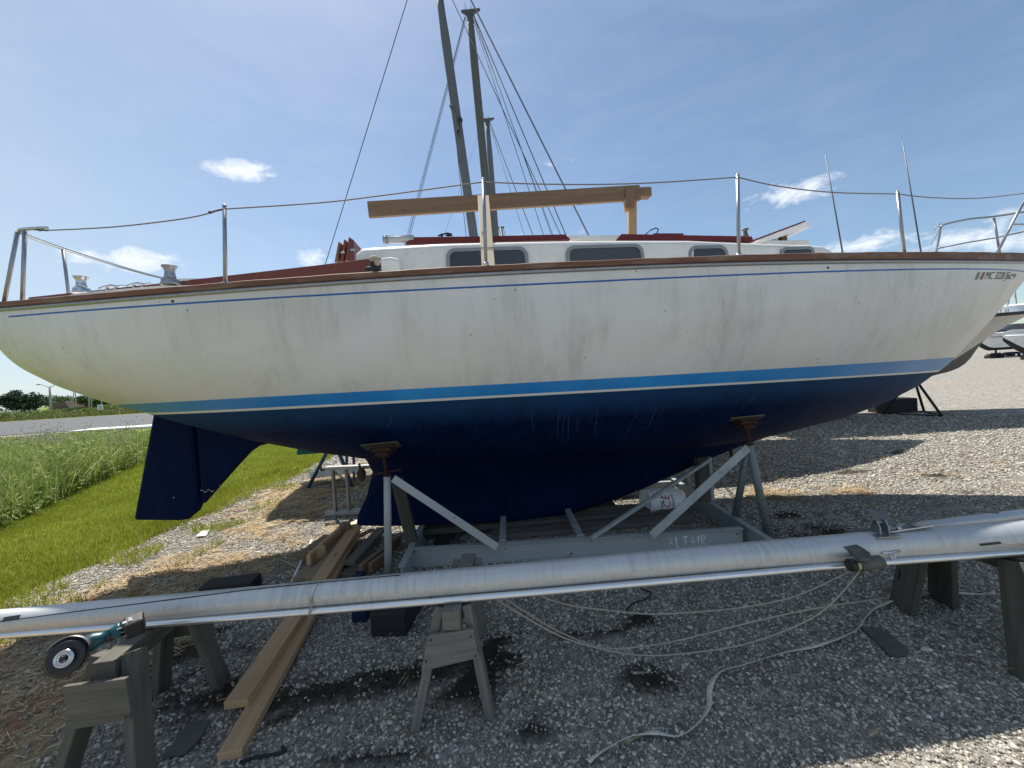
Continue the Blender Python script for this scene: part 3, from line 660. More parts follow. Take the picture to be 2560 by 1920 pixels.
# subdivide not needed: letters are small against the curvature
decal('registration_number', tm, hull_map(2461, 698, 60, 19, tw, th), M['num_ink'], boat, local=True)
def quad_decal(name, px0, py0, w, h, sh, mat, n=6):
    fn = hull_map(px0, py0, w, h, 1, 1); m = MB()
    for i in range(n+1):
        for j in (0, 1): m.v.append(np.asarray(fn(i/n+sh*j, j), float))
    for i in range(n): m.face((2*i, 2*i+2, 2*i+3, 2*i+1))
    return m.build(name, mat, boat, local=True)
quad_decal('faded_sticker', 2438, 699, 6, 19, .8, M['grey_ink']); quad_decal('registration_sticker', 2450, 699, 6, 19, .8, M['red_sticker'])
fn = hull_map(2519, 698, 18, 15, 1, 1); m = MB(); m.v = [np.asarray(fn(.5+.5*math.cos(t_)+.15*math.sin(t_), .5+.5*math.sin(t_)), float) for t_ in np.linspace(0, 2*math.pi, 17)[:-1]]; m.face(range(16)); m.build('oval_decal', M['grey_ink'], boat, local=True)
fn = hull_map(2519, 698, 18, 15, 1, 1); m = MB(); m.v = [np.asarray(fn(.42+.2*math.cos(t_), .35+.2*math.sin(t_)), float)+(0, -.002, 0) for t_ in np.linspace(0, 2*math.pi, 13)[:-1]]; m.face(range(12)); m.build('oval_decal_spot', M['chalk'], boat, local=True)
def pipe_(px, py, r):
    q = on_hull(px, py); return q
for px, py in ((431, 753), (2071, 669)): MB().lathe(on_hull(px, py)+(0, .006, 0), (0, -1, 0), [(0, .009), (.006, .009), (.008, .006)], 10).build('drain_hole', M['black'], boat, local=True)

# ------------------------------------------------------------------ timber frame on the deck
YT = -.42
tf = empty('cover_support', L2W(B(1300, 600, YT)), 'brown timber cover frame, a long plank on two posts above the cabin roof', 'wood frame')
a, b_ = B(921, 525, YT), B(1580, 484, YT); a2 = B(1599, 482.5, YT)
m = MB(); m.board(L2W(a), L2W(a2), .038, .14); m.build('ridge_plank', M['pine_brown'], tf, bevel=.003)
m = MB(); m.board(L2W(B(1584, 485, YT+.05)), L2W(B(1624, 483, YT+.05)), .09, .085); m.build('end_block', M['pine_brown'], tf, bevel=.003)
m = MB(); m.board(L2W(B(1577, 486, YT)), L2W(B(1577, 590, YT)), .038+.09, .01, up=by) if False else m.board(L2W(B(1580, 500, YT+.045)), L2W(B(1580, 592, YT+.045)), .08, .04, up=by); m.build('post', M['pine'], tf, bevel=.003)
m = MB(); m.board(L2W(B(1575, 472, YT-.03)), L2W(B(1575, 520, YT-.03)), .085, .016, up=by); m.build('gusset', M['pine_brown'], tf, bevel=.002)
m = MB(); m.board(L2W(B(1566, 500, YT-.01)), L2W(B(1566, 530, YT-.01)), .05, .03, up=by); m.build('cleat_block', M['pine'], tf, bevel=.002)
m = MB(); p0, p1 = L2W(B(1208, 493, YT-.05)), L2W(B(1221, 668, -1.0)); m.board(p0, p1, .10, .038, up=by); m.build('post', M['pine_pale'], tf, bevel=.002)
# boom on the roof
bm_ = empty('boom', L2W(B(1000, 600, -.6)), 'aluminium boom with a maroon cover lying on the cabin roof, left end bare metal', 'boom')
def bp(px, py, y=-.62): return L2W(B(px, py, y))
m = MB(); m.tube([bp(962, 600), bp(1035, 598)], .034, 18, squash=(1, 1)); m.build('boom_tube', M['alu'], bm_)
m = MB(); m.tube([bp(959, 600), bp(970, 600)], .0365, 18); m.build('end_cap', M['stainless_dull'], bm_)
m = MB(); m.prism([bp(1012, 610, -.65), bp(1030, 592, -.65), bp(1200, 590, -.65), bp(1414, 585, -.65), bp(1427, 598, -.65), bp(1200, 604, -.65)], by*.1); m.build('boom_cover', M['maroon'], bm_, bevel=.008)
m = MB(); m.tube([bp(1095, 590), bp(1105, 586), bp(1118, 583), bp(1128, 585), bp(1130, 590)], .007, 7); m.ball(bp(1104, 588), .014); m.ball(bp(1122, 588), (.03, .015, .01)); m.build('boom_block', M['black'], bm_)
# cabin-top sun line is the varnished edge only
A_ = np.array
def seg(m, a, b, w, t, up=(0, 0, 1)): m.board(a, b, w, t, up=up); return m
# ------------------------------------------------------------------ cradle
cr_ = empty('boat_cradle', (.45, 4., 0), 'grey painted steel cradle under the white sailboat with the name scratched on its front beam', 'boat cradle')
ZB = .17; YF = 3.3; YB = 4.78
def ibeam(a, b, h, w, name, mat):
    m = MB(); a = A_(a, float); b = A_(b, float)
    seg(m, a+(0, 0, -.004), b+(0, 0, -.004), w, .008); seg(m, a+(0, 0, -h+.004), b+(0, 0, -h+.004), w, .008); seg(m, a+(0, 0, -h/2), b+(0, 0, -h/2), .012, h-.017)
    return m.build(name, mat, cr_, bevel=.002)
ibeam((-.98, YF, ZB), (1.91, YF, ZB), .165, .05, 'front_beam', M['cradle_paint'])
ibeam((-.98, YB, ZB), (1.91, YB, ZB), .165, .05, 'back_beam', M['cradle_paint'])
ibeam((-.95, 2.97, ZB+.004), (-1.05, 5.05, ZB+.004), .17, .055, 'side_beam', M['cradle_paint'])
ibeam((1.98, 3.05, ZB+.004), (1.98, 5.05, ZB+.004), .17, .055, 'side_beam', M['cradle_paint'])
for a, b in ((G(1256, 1356, ZB), G(1256, 1300, ZB)), (G(1452, 1342, ZB), G(1420, 1288, ZB))):
    m = MB(); seg(m, A_((a[0], YF+.03, ZB-.012)), A_((b[0]+.0, YB-.03, ZB-.012)), .055, .05); m.build('cross_member', M['cradle'], cr_, bevel=.002)
def pad_w(px, py): return L2W(on_hull(px, py))
# left near post
pt = P(968, 1190, 3.22); ft = G(971, 1440); m = MB(); m.tube([ft, ft+(pt-ft)*.55, pt], [.031, .03, .029], 18); m.build('post', M['cradle_white'], cr_)
d1 = G(1243, 1368, ZB+.01); m = MB(); seg(m, P(983, 1196, 3.2), d1, .016, .062, up=(0, .2, 1)); m.build('diagonal_brace', M['cradle_white'], cr_, bevel=.002)
m = MB(); seg(m, P(992, 1196, 3.34), P(1030, 1352, 3.42), .10, .05, up=(0, 1, 0)); m.build('support_timber', M['moss_wood'], cr_, bevel=.004)
def screw(top, px, py, rot):
    pc = pad_w(px, py); n = unit(A_((0, .5, 1))); m = MB(); m.tube([top-(0, 0, .03), pc-n*.05], .0125, 10)
    m.lathe(top-(0, 0, .005), (0, 0, 1), [(0, .03), (.025, .03), (.03, .02)], 10); r_ = m.build('screw_rod', M['rust'], cr_)
    m = MB(); hz = top+(0, 0, .03); m.tube([hz+(-.13, 0, -.012), hz+(.12, 0, .018)], .009, 8)
    if rot: m.build('screw_handle', M['rust'], r_)
    m = MB(); sdv = A_((1, 0, 0.))
    for k, (w, t, off) in enumerate(((.10, .03, .085), (.15, .028, .055), (.19, .018, .03))): m.board(pc-n*off-sdv*w/2, pc-n*off+sdv*w/2, w*.7, t, up=n)
    m.build('screw_pad', M['rust'], r_, bevel=.004)
    m = MB(); m.board(pc-n*.013-sdv*.16, pc-n*.013+sdv*.14+A_((0, 0, .01)), .14, .014, up=n); m.build('pad_board', M['moss_wood'], r_, bevel=.003)
screw(pt, 958, 1112, True)
# right near post
pt2 = P(1874, 1112, 3.3); ft2 = G(1924, 1355); m = MB(); m.tube([ft2, pt2], .032, 18); m.build('post', M['cradle_tube'], cr_)
m = MB(); m.tube([A_((2.0, 3.55, ZB)), pt2+(-.01, .02, -.06)], .03, 14); m.build('inner_post', M['cradle_tube'], cr_)
m = MB(); seg(m, pt2+(-.02, -.01, -.02), G(1628, 1340, ZB+.02), .016, .066, up=(0, .2, 1)); m.build('diagonal_brace', M['cradle'], cr_, bevel=.002)
screw(pt2, 1862, 1046, False)
# keel guide post and its brace at the front
kp = A_((1.93, 4.0, ZB)); m = MB(); seg(m, kp, kp+(-.0, 0, .46), .12, .09, up=(0, 1, 0)); m.build('guide_timber', M['moss_wood'], cr_, bevel=.004)
m = MB(); seg(m, kp+(.085, 0, 0), kp+(.075, 0, .46), .05, .03, up=(0, 1, 0)); m.build('guide_post', M['cradle'], cr_, bevel=.002)
m = MB(); seg(m, kp+(.06, -.06, .45), G(1478, 1346, ZB+.01), .03, .03); m.build('guide_brace', M['cradle'], cr_, bevel=.002)
# far side posts
for fx, tx_ in ((2.18, 2.0), (-1.15, -1.1)):
    f = A_((fx, 4.86, 0)); tp2 = A_((tx_, 4.8, .9)); m = MB(); m.tube([f, tp2], .031, 14); m.build('post', M['cradle_tube'], cr_)
    q = 4.8; m = MB(); m.tube([tp2, tp2+(0, .03, .16)], .0125, 8); m.board(tp2+(-.1, .03, .165), tp2+(.1, .03, .165), .14, .03, up=(0, -.5, 1)); m.build('screw_rod', M['rust'], cr_)
    m = MB(); seg(m, tp2+(0, 0, -.05), A_((.3 if fx < 0 else .9, YB, ZB)), .016, .06, up=(0, .2, 1)); m.build('diagonal_brace', M['cradle'], cr_, bevel=.002)
# scratched name, hand drawn strokes on the web
pw = YF-.0275
strokes = {'A': [[(0, 0), (.3, 1), (.62, 0)], [(.15, .42), (.5, .42)]], 'L': [[(0, 1), (.02, 0), (.5, .02)]], 'T': [[(.28, 0), (.26, 1)], [(-.05, 1), (.62, .97)]], 'I': [[(0, 0), (.02, 1)]], 'R': [[(0, 0), (.02, 1), (.4, .95), (.46, .7), (.02, .5), (.5, 0)]]}
x0 = P(1674, 1358, pw); x1 = P(1780, 1352, pw); m = MB(); xx = 0
tot_ = 6*.82; sc = (x1[0]-x0[0])/(5.3*.82)
for ch in 'ALTAIR':
    for st in strokes[ch]:
        pts = [A_((x0[0]+(xx+px*.8)*sc*.93, pw+.006, .036+py*.088)) for px, py in st]; m.tube(pts, .0052, 5)
    xx += .82 if ch != 'I' else .36
m.v = [v*1 for v in m.v]
for v in m.v: v[1] = YF-.0075+(v[1]-pw-.006)*.4
m.build('scratched_name', M['chalk'], cr_)
# ------------------------------------------------------------------ timber under the keel
def plank(name, a, b, w, t, mat, label, cat='board', group=None, up=(0, 0, 1), bev=.003):
    a = A_(a, float); b = A_(b, float); m = MB(); m.board(a, b, w, t, up=up); o = m.build(name, M[mat] if isinstance(mat, str) else mat, None, bevel=bev)
    c = (a+b)/2; o.data.transform(Matrix.Translation(tuple(-c))); o.location = tuple(c); return tag(o, label, cat, group)
plank('keel_plank', (-1.0, 3.93, .088), (1.65, 4.12, .088), .24, .045, 'grey_wood', 'long weathered plank directly under the navy keel', 'plank')
plank('keel_plank', (-.3, 3.82, .032), (1.75, 3.95, .032), .2, .05, 'grey_wood_light', 'pale plank lying below the keel plank, poking out toward the white bucket', 'plank')
for x, y_, l in ((-.75, 3.98, 'leftmost black timber block under the keel plank inside the cradle'), (.2, 4.2, 'middle black timber block under the keel plank inside the cradle'), (1.0, 4.25, 'rightmost black timber block under the keel plank inside the cradle')):
    plank('timber_block', (x, y_-.3, .031), (x, y_+.3, .031), .2, .062, 'black_wood', l, 'timber block', 'black blocks under the keel')
plank('timber_block', G(1135, 1366, .03), G(1140, 1326, .03), .09, .055, 'moss_wood', 'short pale green block lying on the gravel behind the cradle front beam', 'timber block')
# ------------------------------------------------------------------ bucket
ba = P(1612, 1245, 4.12); bb = P(1700, 1252, 4.16); ba[2] = .148; bb[2] = .135; ax = unit(bb-ba); Lb = np.linalg.norm(bb-ba)
bk = empty('bucket', (ba+bb)/2-A_((0, 0, .15)), 'white plastic bucket with red and black lettering lying on its side by the keel', 'bucket')
m = MB(); m.lathe(ba, ax, [(0, .136), (.0, .152), (.012, .155), (.014, .146), (.035, .146), (.037, .152), (.045, .152), (.047, .144), (.065, .144), (.067, .15), (.074, .15), (.076, .143), (.1, .142), (Lb-.012, .130), (Lb, .124)], 36); m.build('body', M['white_plastic'], bk)
ez = unit(np.cross(ax, (0, 1, 0))); ez = ez if ez[2] > 0 else -ez; ey = unit(np.cross(ez, ax)); ey = ey if ey[1] < 0 else -ey
def bmap(s0, ang0, size):
    def fn(x, y):
        s = s0-y*size; r = .142-.012*max(0, s-.1)/(Lb-.112)+.0025; a = ang0+x*size/r; return ba+ax*s+(ey*math.cos(a)+ez*math.sin(a))*r
    return fn
for txt, s0, a0, sz, mt in (('Great L', .135, -.62, .062, 'black_ink'), ('ACE', .215, -.75, .115, 'red_ink'), ('Hardware', .262, -.78, .054, 'black_ink'), ('lorem', 0, 0, 0, None)):
    if mt: decal('lettering', text_mesh(txt, 1., .25), bmap(s0, a0, sz), M[mt], bk)
m = MB(); s = []
for (s0, s1, a0, a1) in ((.09, .14, -1.35, -1.18), (.15, .19, -1.3, -1.15), (.2, .3, -1.3, -1.18)):
    k = len(m.v)
    for i in range(5):
        s_ = s0+(s1-s0)*i/4; r = .142-.012*max(0, s_-.1)/(Lb-.112)+.002
        for a in (a0, a1): m.v.append(ba+ax*s_+(ey*math.cos(a)+ez*math.sin(a))*r)
    for i in range(4): m.face((k+2*i, k+2*i+2, k+2*i+3, k+2*i+1))
m.build('label_print', M['black_ink'], bk)
m = MB(); m.tube(smooth([ba+ax*.055+ez*.15, ba+ax*-.06+ez*.13-ey*.0, ba+ax*-.12+ez*.02, ba+ax*-.07-ez*.1, ba+ax*.055-ez*.13], 6), .003, 6); m.build('wire_handle', M['stainless_dull'], bk)

# ------------------------------------------------------------------ spar on sawhorses
ZS_ = .585
spts = [(-60, 1558), (0, 1553), (350, 1523), (700, 1493), (1000, 1467), (1300, 1441), (1600, 1414), (1900, 1388), (2230, 1362), (2560, 1339), (2640, 1334)]
sp3 = [G(px, py, ZS_) for px, py in spts]; srad = [.050, .051, .055, .059, .062, .064, .067, .069, .073, .077, .078]
sp = empty('spar', (sp3[5][0], sp3[5][1], 0), 'long silver aluminium mast lying across the sawhorses in the foreground', 'mast')
m = MB(); m.tube(smooth(sp3, 4), list(np.interp(np.linspace(0, 10, 41), range(11), srad)), 40); m.build('mast_tube', M['alu'], sp)
# sail track groove with strip above
def on_spar(px, py, off=.0):
    """point of the ray on the front of the tube"""
    d = ray(px, py); best = None
    for t_ in np.linspace(1.2, 3.6, 1500):
        q = CAM+d*t_
        X_ = np.interp(q[0], [p[0] for p in sp3], range(11)); i = int(min(X_, 9)); f = X_-i; c_ = sp3[i]*(1-f)+sp3[i+1]*f; r_ = srad[i]*(1-f)+srad[i+1]*f
        dd = math.hypot(q[1]-c_[1], q[2]-c_[2])
        if dd < r_+off: return q
        if best is None or dd-r_ < best[0]: best = (dd-r_, q)
    return best[1]
gp = [on_spar(px, py, .001) for px, py in ((0, 1554), (150, 1534), (300, 1515), (450, 1496), (600, 1477), (700, 1466), (850, 1452), (1000, 1438))]
m = MB(); m.tube(gp, .0028, 5); m.build('sail_track', M['black'], sp)
m = MB(); a = on_spar(8, 1549, .002); b = on_spar(48, 1543, .002); m.board(a, b, .02, .005, up=(0, -1, 1)); m.build('halyard_slot', M['black'], sp)
a = on_spar(2452, 1362, .002); b = on_spar(2500, 1357, .002); m = MB(); m.tube([a, b], .006, 8); m.build('halyard_slot', M['black'], sp)
m = MB(); m.tube([b, on_spar(2560, 1362, .004), on_spar(2600, 1362, .004)], .003, 6); m.build('halyard', M['cream_rope'], sp)
# fittings near the right end
m = MB(); q = on_spar(2197, 1338, 0)
for dx in (0, .045):
    c_ = q+(dx, .0, -.01); pr = [(-.032, 0, 0), (-.03, 0, .05), (-.012, 0, .082), (.006, 0, .085), (.022, 0, .06), (.028, 0, 0)]
    m.prism([c_+(p[1]+.0, p[0]*.9+.02, p[2]) for p in pr], (.006, 0, 0))
m.board(q+(-.03, .01, .0), q+(.09, .01, .0), .08, .006); m.tube([q+(0, .02, .06), q+(.05, .02, .06)], .006, 8); m.build('fork_bracket', M['stainless_dull'], sp)
m = MB(); a = q+(.05, .06, .05); m.prism([a+(-.02, .03, .045), a+(.018, .02, .05), a+(.022, .02, .035), a+(.05, .01, .035), a+(.095, -.02, -.015), a+(.06, -.03, -.03), a+(.02, 0, .0)], (0, .005, .003)); m.build('spreader_plate', M['galv'], sp)
m = MB(); q2 = on_spar(2270, 1325, .0); m.tube(smooth([q2+(-.1, -.01, -.01), q2+(-.02, 0, .012), q2+(.06, .02, .04), q2+(.16, .03, .078), q2+(.3, .04, .085), q2+(.45, .05, .06), q2+(.55, .06, .04)], 5), [.010]*30+[.008], 8, squash=(1, .5)) if False else m.tube(smooth([q2+(-.1, -.01, -.01), q2+(-.02, 0, .012), q2+(.06, .02, .04), q2+(.16, .03, .078), q2+(.3, .04, .085), q2+(.45, .05, .06), q2+(.55, .06, .04)], 5), .009, 8); m.build('wire_strap', M['galv'], sp)
m = MB(); m.board(q2+(-.12, .0, .004), q2+(.12, .01, .02), .05, .008); m.lathe(q2+(-.06, -.01, .012), (0, 0, 1), [(0, .012), (.014, .012)], 6); m.build('tang_plate', M['stainless'], sp, bevel=.002)
# canvas fender strap
c0 = on_spar(2128, 1395, .01); m = MB()
V = []
for t_ in np.linspace(0, 1, 9):
    a = R(75-150*t_); V.append((-.0, 0))
s0 = on_spar(2125, 1372, .004); s1 = on_spar(2172, 1366, .004)
V = A_([[on_spar(2109, 1367, .005), on_spar(2141, 1361, .005)], [on_spar(2124, 1376, .009), on_spar(2158, 1370, .009)], [on_spar(2136, 1388, .02), on_spar(2174, 1381, .02)], [P(2142, 1402, s0[1]-.09), P(2182, 1396, s0[1]-.09)], [P(2148, 1412, s0[1]-.07), P(2186, 1407, s0[1]-.07)]]); m.grid(V); m.build('strap_plate', M['galv_dark'], sp).modifiers.new('s', 'SOLIDIFY').thickness = .003
m = MB(); cA = s0+(-.045, -.058, -.052); cB = s0+(.105, -.05, -.048); m.tube([cA+(.03, 0, 0), cB], .031, 20); m.build('fender_roll', M['galv_dark'], sp)
m = MB(); m.tube([cA, cA+(.04, .001, 0)], .028, 18); m.build('roll_end', plain('brass_end', (.42, .38, .24), .35, .6, .1), sp)
m = MB(); m.tube([cA+(-.014, 0, 0), cA+(.012, 0, 0)], .029, 18); m.build('roll_plug', M['black'], sp)
m = MB(); a = on_spar(2205, 1384, .003); b = on_spar(2250, 1377, .003); m.tube([a, b], .006, 8); c_ = (a+b)/2; m.tube([c_+(-.012, -.004, .0), c_+(-.012, -.01, -.02), c_+(.0, -.012, -.028), c_+(.012, -.01, -.02), c_+(.01, -.004, 0)], .0045, 7); m.build('shackle', M['stainless'], sp)
# twine lashing
m = MB(); tw_ = [on_spar(829, 1448, .002), on_spar(805, 1452, .003), on_spar(792, 1465, .003), on_spar(784, 1482, .003), on_spar(779, 1495, .003)]; m.tube(smooth(tw_, 4), .0022, 6)
kn = tw_[-1]; fo = G(777, 1530, .53)
m.ball(kn, .007); m.tube([kn, kn+(-.004, -.01, -.03), fo+(0, -.02, .004), fo+(0, -.018, -.012)], .0022, 6); m.tube([kn+(.004, 0, 0), kn+(.006, -.012, -.03), fo+(.008, -.02, .004)], .0022, 6); m.tube([kn, kn+(-.012, -.008, -.02), kn+(-.02, -.01, -.035)], .002, 6); m.build('twine_lashing', M['cream_rope'], sp)
# thin foil in front
fpx = [(-60, 1593), (0, 1588), (600, 1543), (1300, 1485), (1900, 1432), (2100, 1414), (2560, 1381), (2640, 1375)]
f3 = [G(px, py, .533) for px, py in fpx]; f3 = [p*A_((1, 1, 1)) for p in f3]
fo_ = empty('headstay_foil', (f3[3][0], f3[3][1], 0), 'thin bright aluminium tube lying just in front of the long mast', 'tube')
m = MB(); m.tube(smooth(f3, 4), .0165, 16); m.build('foil_tube', M['alu_thin'], fo_)
m = MB()
for px, py in ((1078, 1505), (2160, 1410), (2190, 1408)): q = G(px, py-3, .533); m.tube([q+(-.002, 0, 0), q+(.003, 0, 0)], .0185, 12)
m.build('joint_ring', M['black'], fo_)
# spreader lying behind the spar, right
m = MB(); a = P(2120, 1336, 2.3); b = P(2640, 1278, 2.5); m.tube([a, a+(b-a)*.35, a+(b-a)*.7, b], [.022, .034, .04, .042], 18, squash=(1, .8)); se = empty('spreader', (2.6, 2.4, 0), 'short tapered alloy spreader lying behind the right end of the long mast', 'spreader'); m.build('spreader_tube', M['alu_grey'], se)
m = MB(); m.tube([P(2113, 1328, 2.3), P(2175, 1322, 2.31)], .014, 10, squash=(1, .6)); m.build('spreader_tip', M['galv'], se)
# ------------------------------------------------------------------ sawhorses
def sawhorse(name, ntop, ftop, nfeet, ffeet, z, label, mat, lw=.085, plate=True):
    o = empty(name, ((ntop[0]+ftop[0])/2, (ntop[1]+ftop[1])/2, 0), label, 'sawhorse', 'wooden sawhorses under the long mast')
    n = A_((*ntop, z)); f = A_((*ftop, z)); d = unit(f-n); m = MB(); m.board(n-d*.02-(0, 0, .045), f+d*.02-(0, 0, .045), .085, .088); m.build('top_beam', mat, o, bevel=.004)
    for c_, feet, s in ((n+d*.06, nfeet, -1), (f-d*.06, ffeet, 1)):
        for i, ft_ in enumerate(feet):
            k = -1 if i == 0 else 1; tp3 = c_+A_((k*.066, 0, -.01)); b3 = A_((*ft_, .0)); m = MB(); dv = unit(b3-tp3); m.board(tp3, b3, .04, lw, up=(0, 1, 0)) if False else m.board(tp3, b3-dv*.0, lw if False else .042, lw, up=(0, 1, 0)); m.build('leg', mat, o, bevel=.003)
        if plate:
            zp = z-.1; zl = z-.235; cx = c_+d*(.052*s); fa = A_((*feet[0], 0)); fb = A_((*feet[1], 0))
            def at(ft3, sx, zz): a3 = c_+A_((sx*.066, 0, 0)); k = (a3[2]-zz)/a3[2]; return a3*(1-k)+ft3*k+A_((sx*.02, 0, 0))+d*(.05*s)
            m = MB(); m.prism([at(fa, -1, zp), at(fb, 1, zp+.012), at(fb, 1, zl+.02), at(fa, -1, zl-.01)], d*.016*s); m.build('end_plate', mat, o, bevel=.002)
            m = MB()
            for sx, ft3 in ((-1, fa), (1, fb)):
                for zz in (zp-.02, zl+.03): q = at(ft3, sx*.75, zz)+d*.016*s; m.lathe(q, d*s, [(0, .005), (.003, .004)], 8)
            m.build('screw_heads', M['black'], o)
    return o
sawhorse('sawhorse', (-.355, 1.80), (-.335, 2.36), ((-.544, 1.75), (-.20, 1.79)), ((-.56, 2.33), (-.285, 2.36)), .515, 'weathered sawhorse with the wood grain end plate under the middle of the long mast', M['grey_wood_light'], .062)
sawhorse('sawhorse', (-1.80, 1.62), (-1.87, 2.10), ((-1.97, 1.55), (-1.60, 1.53)), ((-2.03, 2.08), (-1.70, 2.09)), .505, 'grey sawhorse at the left with the grinder on top', M['grey_wood'], .085)
sawhorse('sawhorse', (2.57, 1.86), (2.50, 2.40), ((2.36, 1.78), (2.76, 1.80)), ((2.34, 2.36), (2.64, 2.40)), .515, 'dark sawhorse at the right edge under the thick end of the mast', M['moss_wood'], .14)
plank('cover_board', (-1.895, 1.545, .385), (-1.625, 1.535, .41), .018, .14, 'grey_wood', 'square grey board leaning on the near end of the left sawhorse', 'board')
# ------------------------------------------------------------------ grinder
g0 = P(168, 1643, 1.52); g1 = P(210, 1613, 1.57); g2 = P(300, 1577, 1.64); g3 = P(352, 1557, 1.69)
gr = empty('angle_grinder', (g1[0], g1[1], .5), 'teal and black cordless angle grinder resting on the left sawhorse and tube', 'angle grinder')
ax_ = unit(g2-g1); L_ = np.linalg.norm(g2-g1)
m = MB(); m.lathe(g1-ax_*.005, ax_, [(0, .030), (.012, .034), (.035, .034), (.055, .026), (.09, .022), (L_*.72, .022), (L_*.86, .028), (L_, .036), (L_+.012, .037)], 20); m.build('body', M['teal'], gr)
m = MB(); m.lathe(g1+ax_*.062+A_((0, -.006, -.004)), ax_, [(0, .016), (.01, .0225), (L_*.5, .0225), (L_*.55, .014)], 16); m.build('grip', M['black'], gr)
m = MB(); m.lathe(g1-ax_*.03, ax_, [(0, .024), (.004, .028), (.026, .030)], 18); m.build('gear_head', M['stainless_dull'], gr)
m = MB(); m.board(g2+ax_*.012, g2+ax_*.078, .072, .075, up=(0, -.3, 1)); bt_ = m.build('battery', M['black'], gr, bevel=.010)
m = MB()
for k in (-.02, .0, .02): m.board(g2+ax_*.02+A_((0, -.04, k)), g2+ax_*.07+A_((0, -.04, k)), .004, .003)
m.build('battery_ribs', M['stainless_dull'], bt_)
m = MB(); q = g2+ax_*.03+A_((0, -.028, .034)); m.board(q, q+ax_*.012, .012, .004); m.board(q+ax_*.018, q+ax_*.03, .012, .004); m.board(q+ax_*.018+A_((0, 0, .009)), q+ax_*.028+A_((0, 0, .009)), .006, .004, ); m.build('battery_print', M['white_ink'], bt_)
wn = unit(A_((.35, -1, .35))); m = MB(); m.lathe(g0+wn*-.006, wn, [(0, .03), (0, .060), (.004, .063), (.016, .063), (.02, .056), (.014, .036)], 40); wh = m.build('wire_wheel', M['black'], gr)
m = MB(); m.lathe(g0+wn*.010, wn, [(0, .032), (.010, .032), (.013, .028), (.008, .026), (.008, .022), (.012, .020), (.012, .015), (.006, .013), (.006, .010)], 32); m.build('wheel_hub', M['stainless'], wh)
m = MB(); m.lathe(g0+wn*.018, wn, [(0, .009), (.008, .009)], 12); m.build('lock_nut', M['black'], wh)
m = MB(); nb = 90
for i in range(nb):
    a = 2*math.pi*i/nb; e1 = unit(np.cross(wn, (0, 0, 1))); e2 = np.cross(wn, e1); dv = e1*math.cos(a)+e2*math.sin(a); m.tube([g0+wn*.004+dv*.055, g0+wn*(.004+.006*math.sin(i*7))+dv*(.072+.003*math.sin(i*3))], .0014, 3)
o_ = m.build('bristles', M['black'], wh); o_['kind'] = 'stuff'
m = MB(); e1 = unit(np.cross(wn, (0, 0, 1))); e2 = np.cross(wn, e1)
V = A_([[g0+wn*(w_)+(e1*math.cos(a)+e2*math.sin(a))*r_ for (w_, r_) in ((-.012, .03), (-.014, .074), (.008, .076))] for a in np.linspace(R(200), R(330), 14)])
m.grid(V); m.build('guard', M['stainless_dull'], gr).modifiers.new('s', 'SOLIDIFY').thickness = .0025
# ------------------------------------------------------------------ lumber
GRP = 'loose boards by the cradle'
plank('long_plank', G(589, 1752, .085)-(0, 0, .02), G(890, 1316, .13), .112, .04, 'pine', 'upper of the two long tan planks running under the mast, set back from the tip', 'board', GRP)
plank('long_plank', G(573, 1880, .04)-(0, 0, .02), G(889, 1330, .09)-(0, 0, .01), .10, .042, 'pine', 'lower of the two long tan planks, its pale end nearest the camera', 'board', GRP)
bdef = [((746, 1450), (868, 1336), .05, .10, .04, 'pine_grey', 'grey brown board just left of the wide planks in the pile'),
        ((776, 1448), (884, 1330), .10, .09, .04, 'pine_grey', 'narrow board with a teal painted end between the wide planks in the pile'),
        ((771, 1400), (862, 1318), .14, .04, .09, 'pine', 'short bright board standing on edge on top of the pile'),
        ((752, 1392), (820, 1342), .09, .09, .05, 'pine_brown', 'dark brown board on the far left of the pile'),
        ((874, 1408), (955, 1322), .07, .10, .04, 'grey_wood_light', 'silvery grey board right of the wide planks, against the keel'),
        ((901, 1425), (998, 1350), .05, .045, .085, 'pine_brown', 'left one of two short square ended studs beside the white post'),
        ((925, 1421), (975, 1385), .05, .045, .085, 'pine_brown', 'right one of two short square ended studs beside the white post'),
        ((862, 1322), (930, 1292), .12, .10, .04, 'pine_pale', 'pale sunlit board end sticking out behind the pile beneath the keel heel'),
        ((878, 1440), (925, 1380), .03, .12, .04, 'grey_wood', 'dark plank flat on the gravel right of the wide planks')]
for (a, b, z, w, t_, mt, lb) in bdef: plank('board', G(*a, z), G(*b, z), w, t_, mt, lb, 'board', GRP)
q = G(864, 1318, .16); plank('board', q+(-.05, -.02, 0), q+(.045, .02, .01), .1, .07, 'pine_brown', 'short square offcut with two nail holes on top of the pile', 'board', GRP)
q = G(797, 1385, .13); plank('board', q+(-.05, -.06, 0), q+(.03, .05, .01), .035, .1, 'pine', 'small rounded pine offcut on top of the pile', 'board', GRP)
m = MB(); a, b = G(731, 1452, .03), G(779, 1350, .03); m.tube([a, b], .011, 10); o = m.build('white_pipe', M['white_plastic']); tag(o, 'thin white plastic pipe lying left of the lumber pile', 'pipe')
m = MB(); m.tube(smooth([G(697, 1398, .02), G(715, 1405, .02), G(735, 1415, .03), G(745, 1422, .03), G(757, 1440, .02), G(762, 1452, .02)], 4), .004, 6); m.tube(smooth([G(745, 1422, .03), G(742, 1432, .03), G(750, 1436, .03)], 4), .004, 6); o = m.build('cord', M['cream_rope']); tag(o, 'thin white cord tangled on the white pipe', 'cord')
plank('painted_offcut', G(773, 1452, .06), G(800, 1448, .06), .06, .05, M['bottom_teal'], 'small teal painted block at the front of the lumber pile', 'offcut')
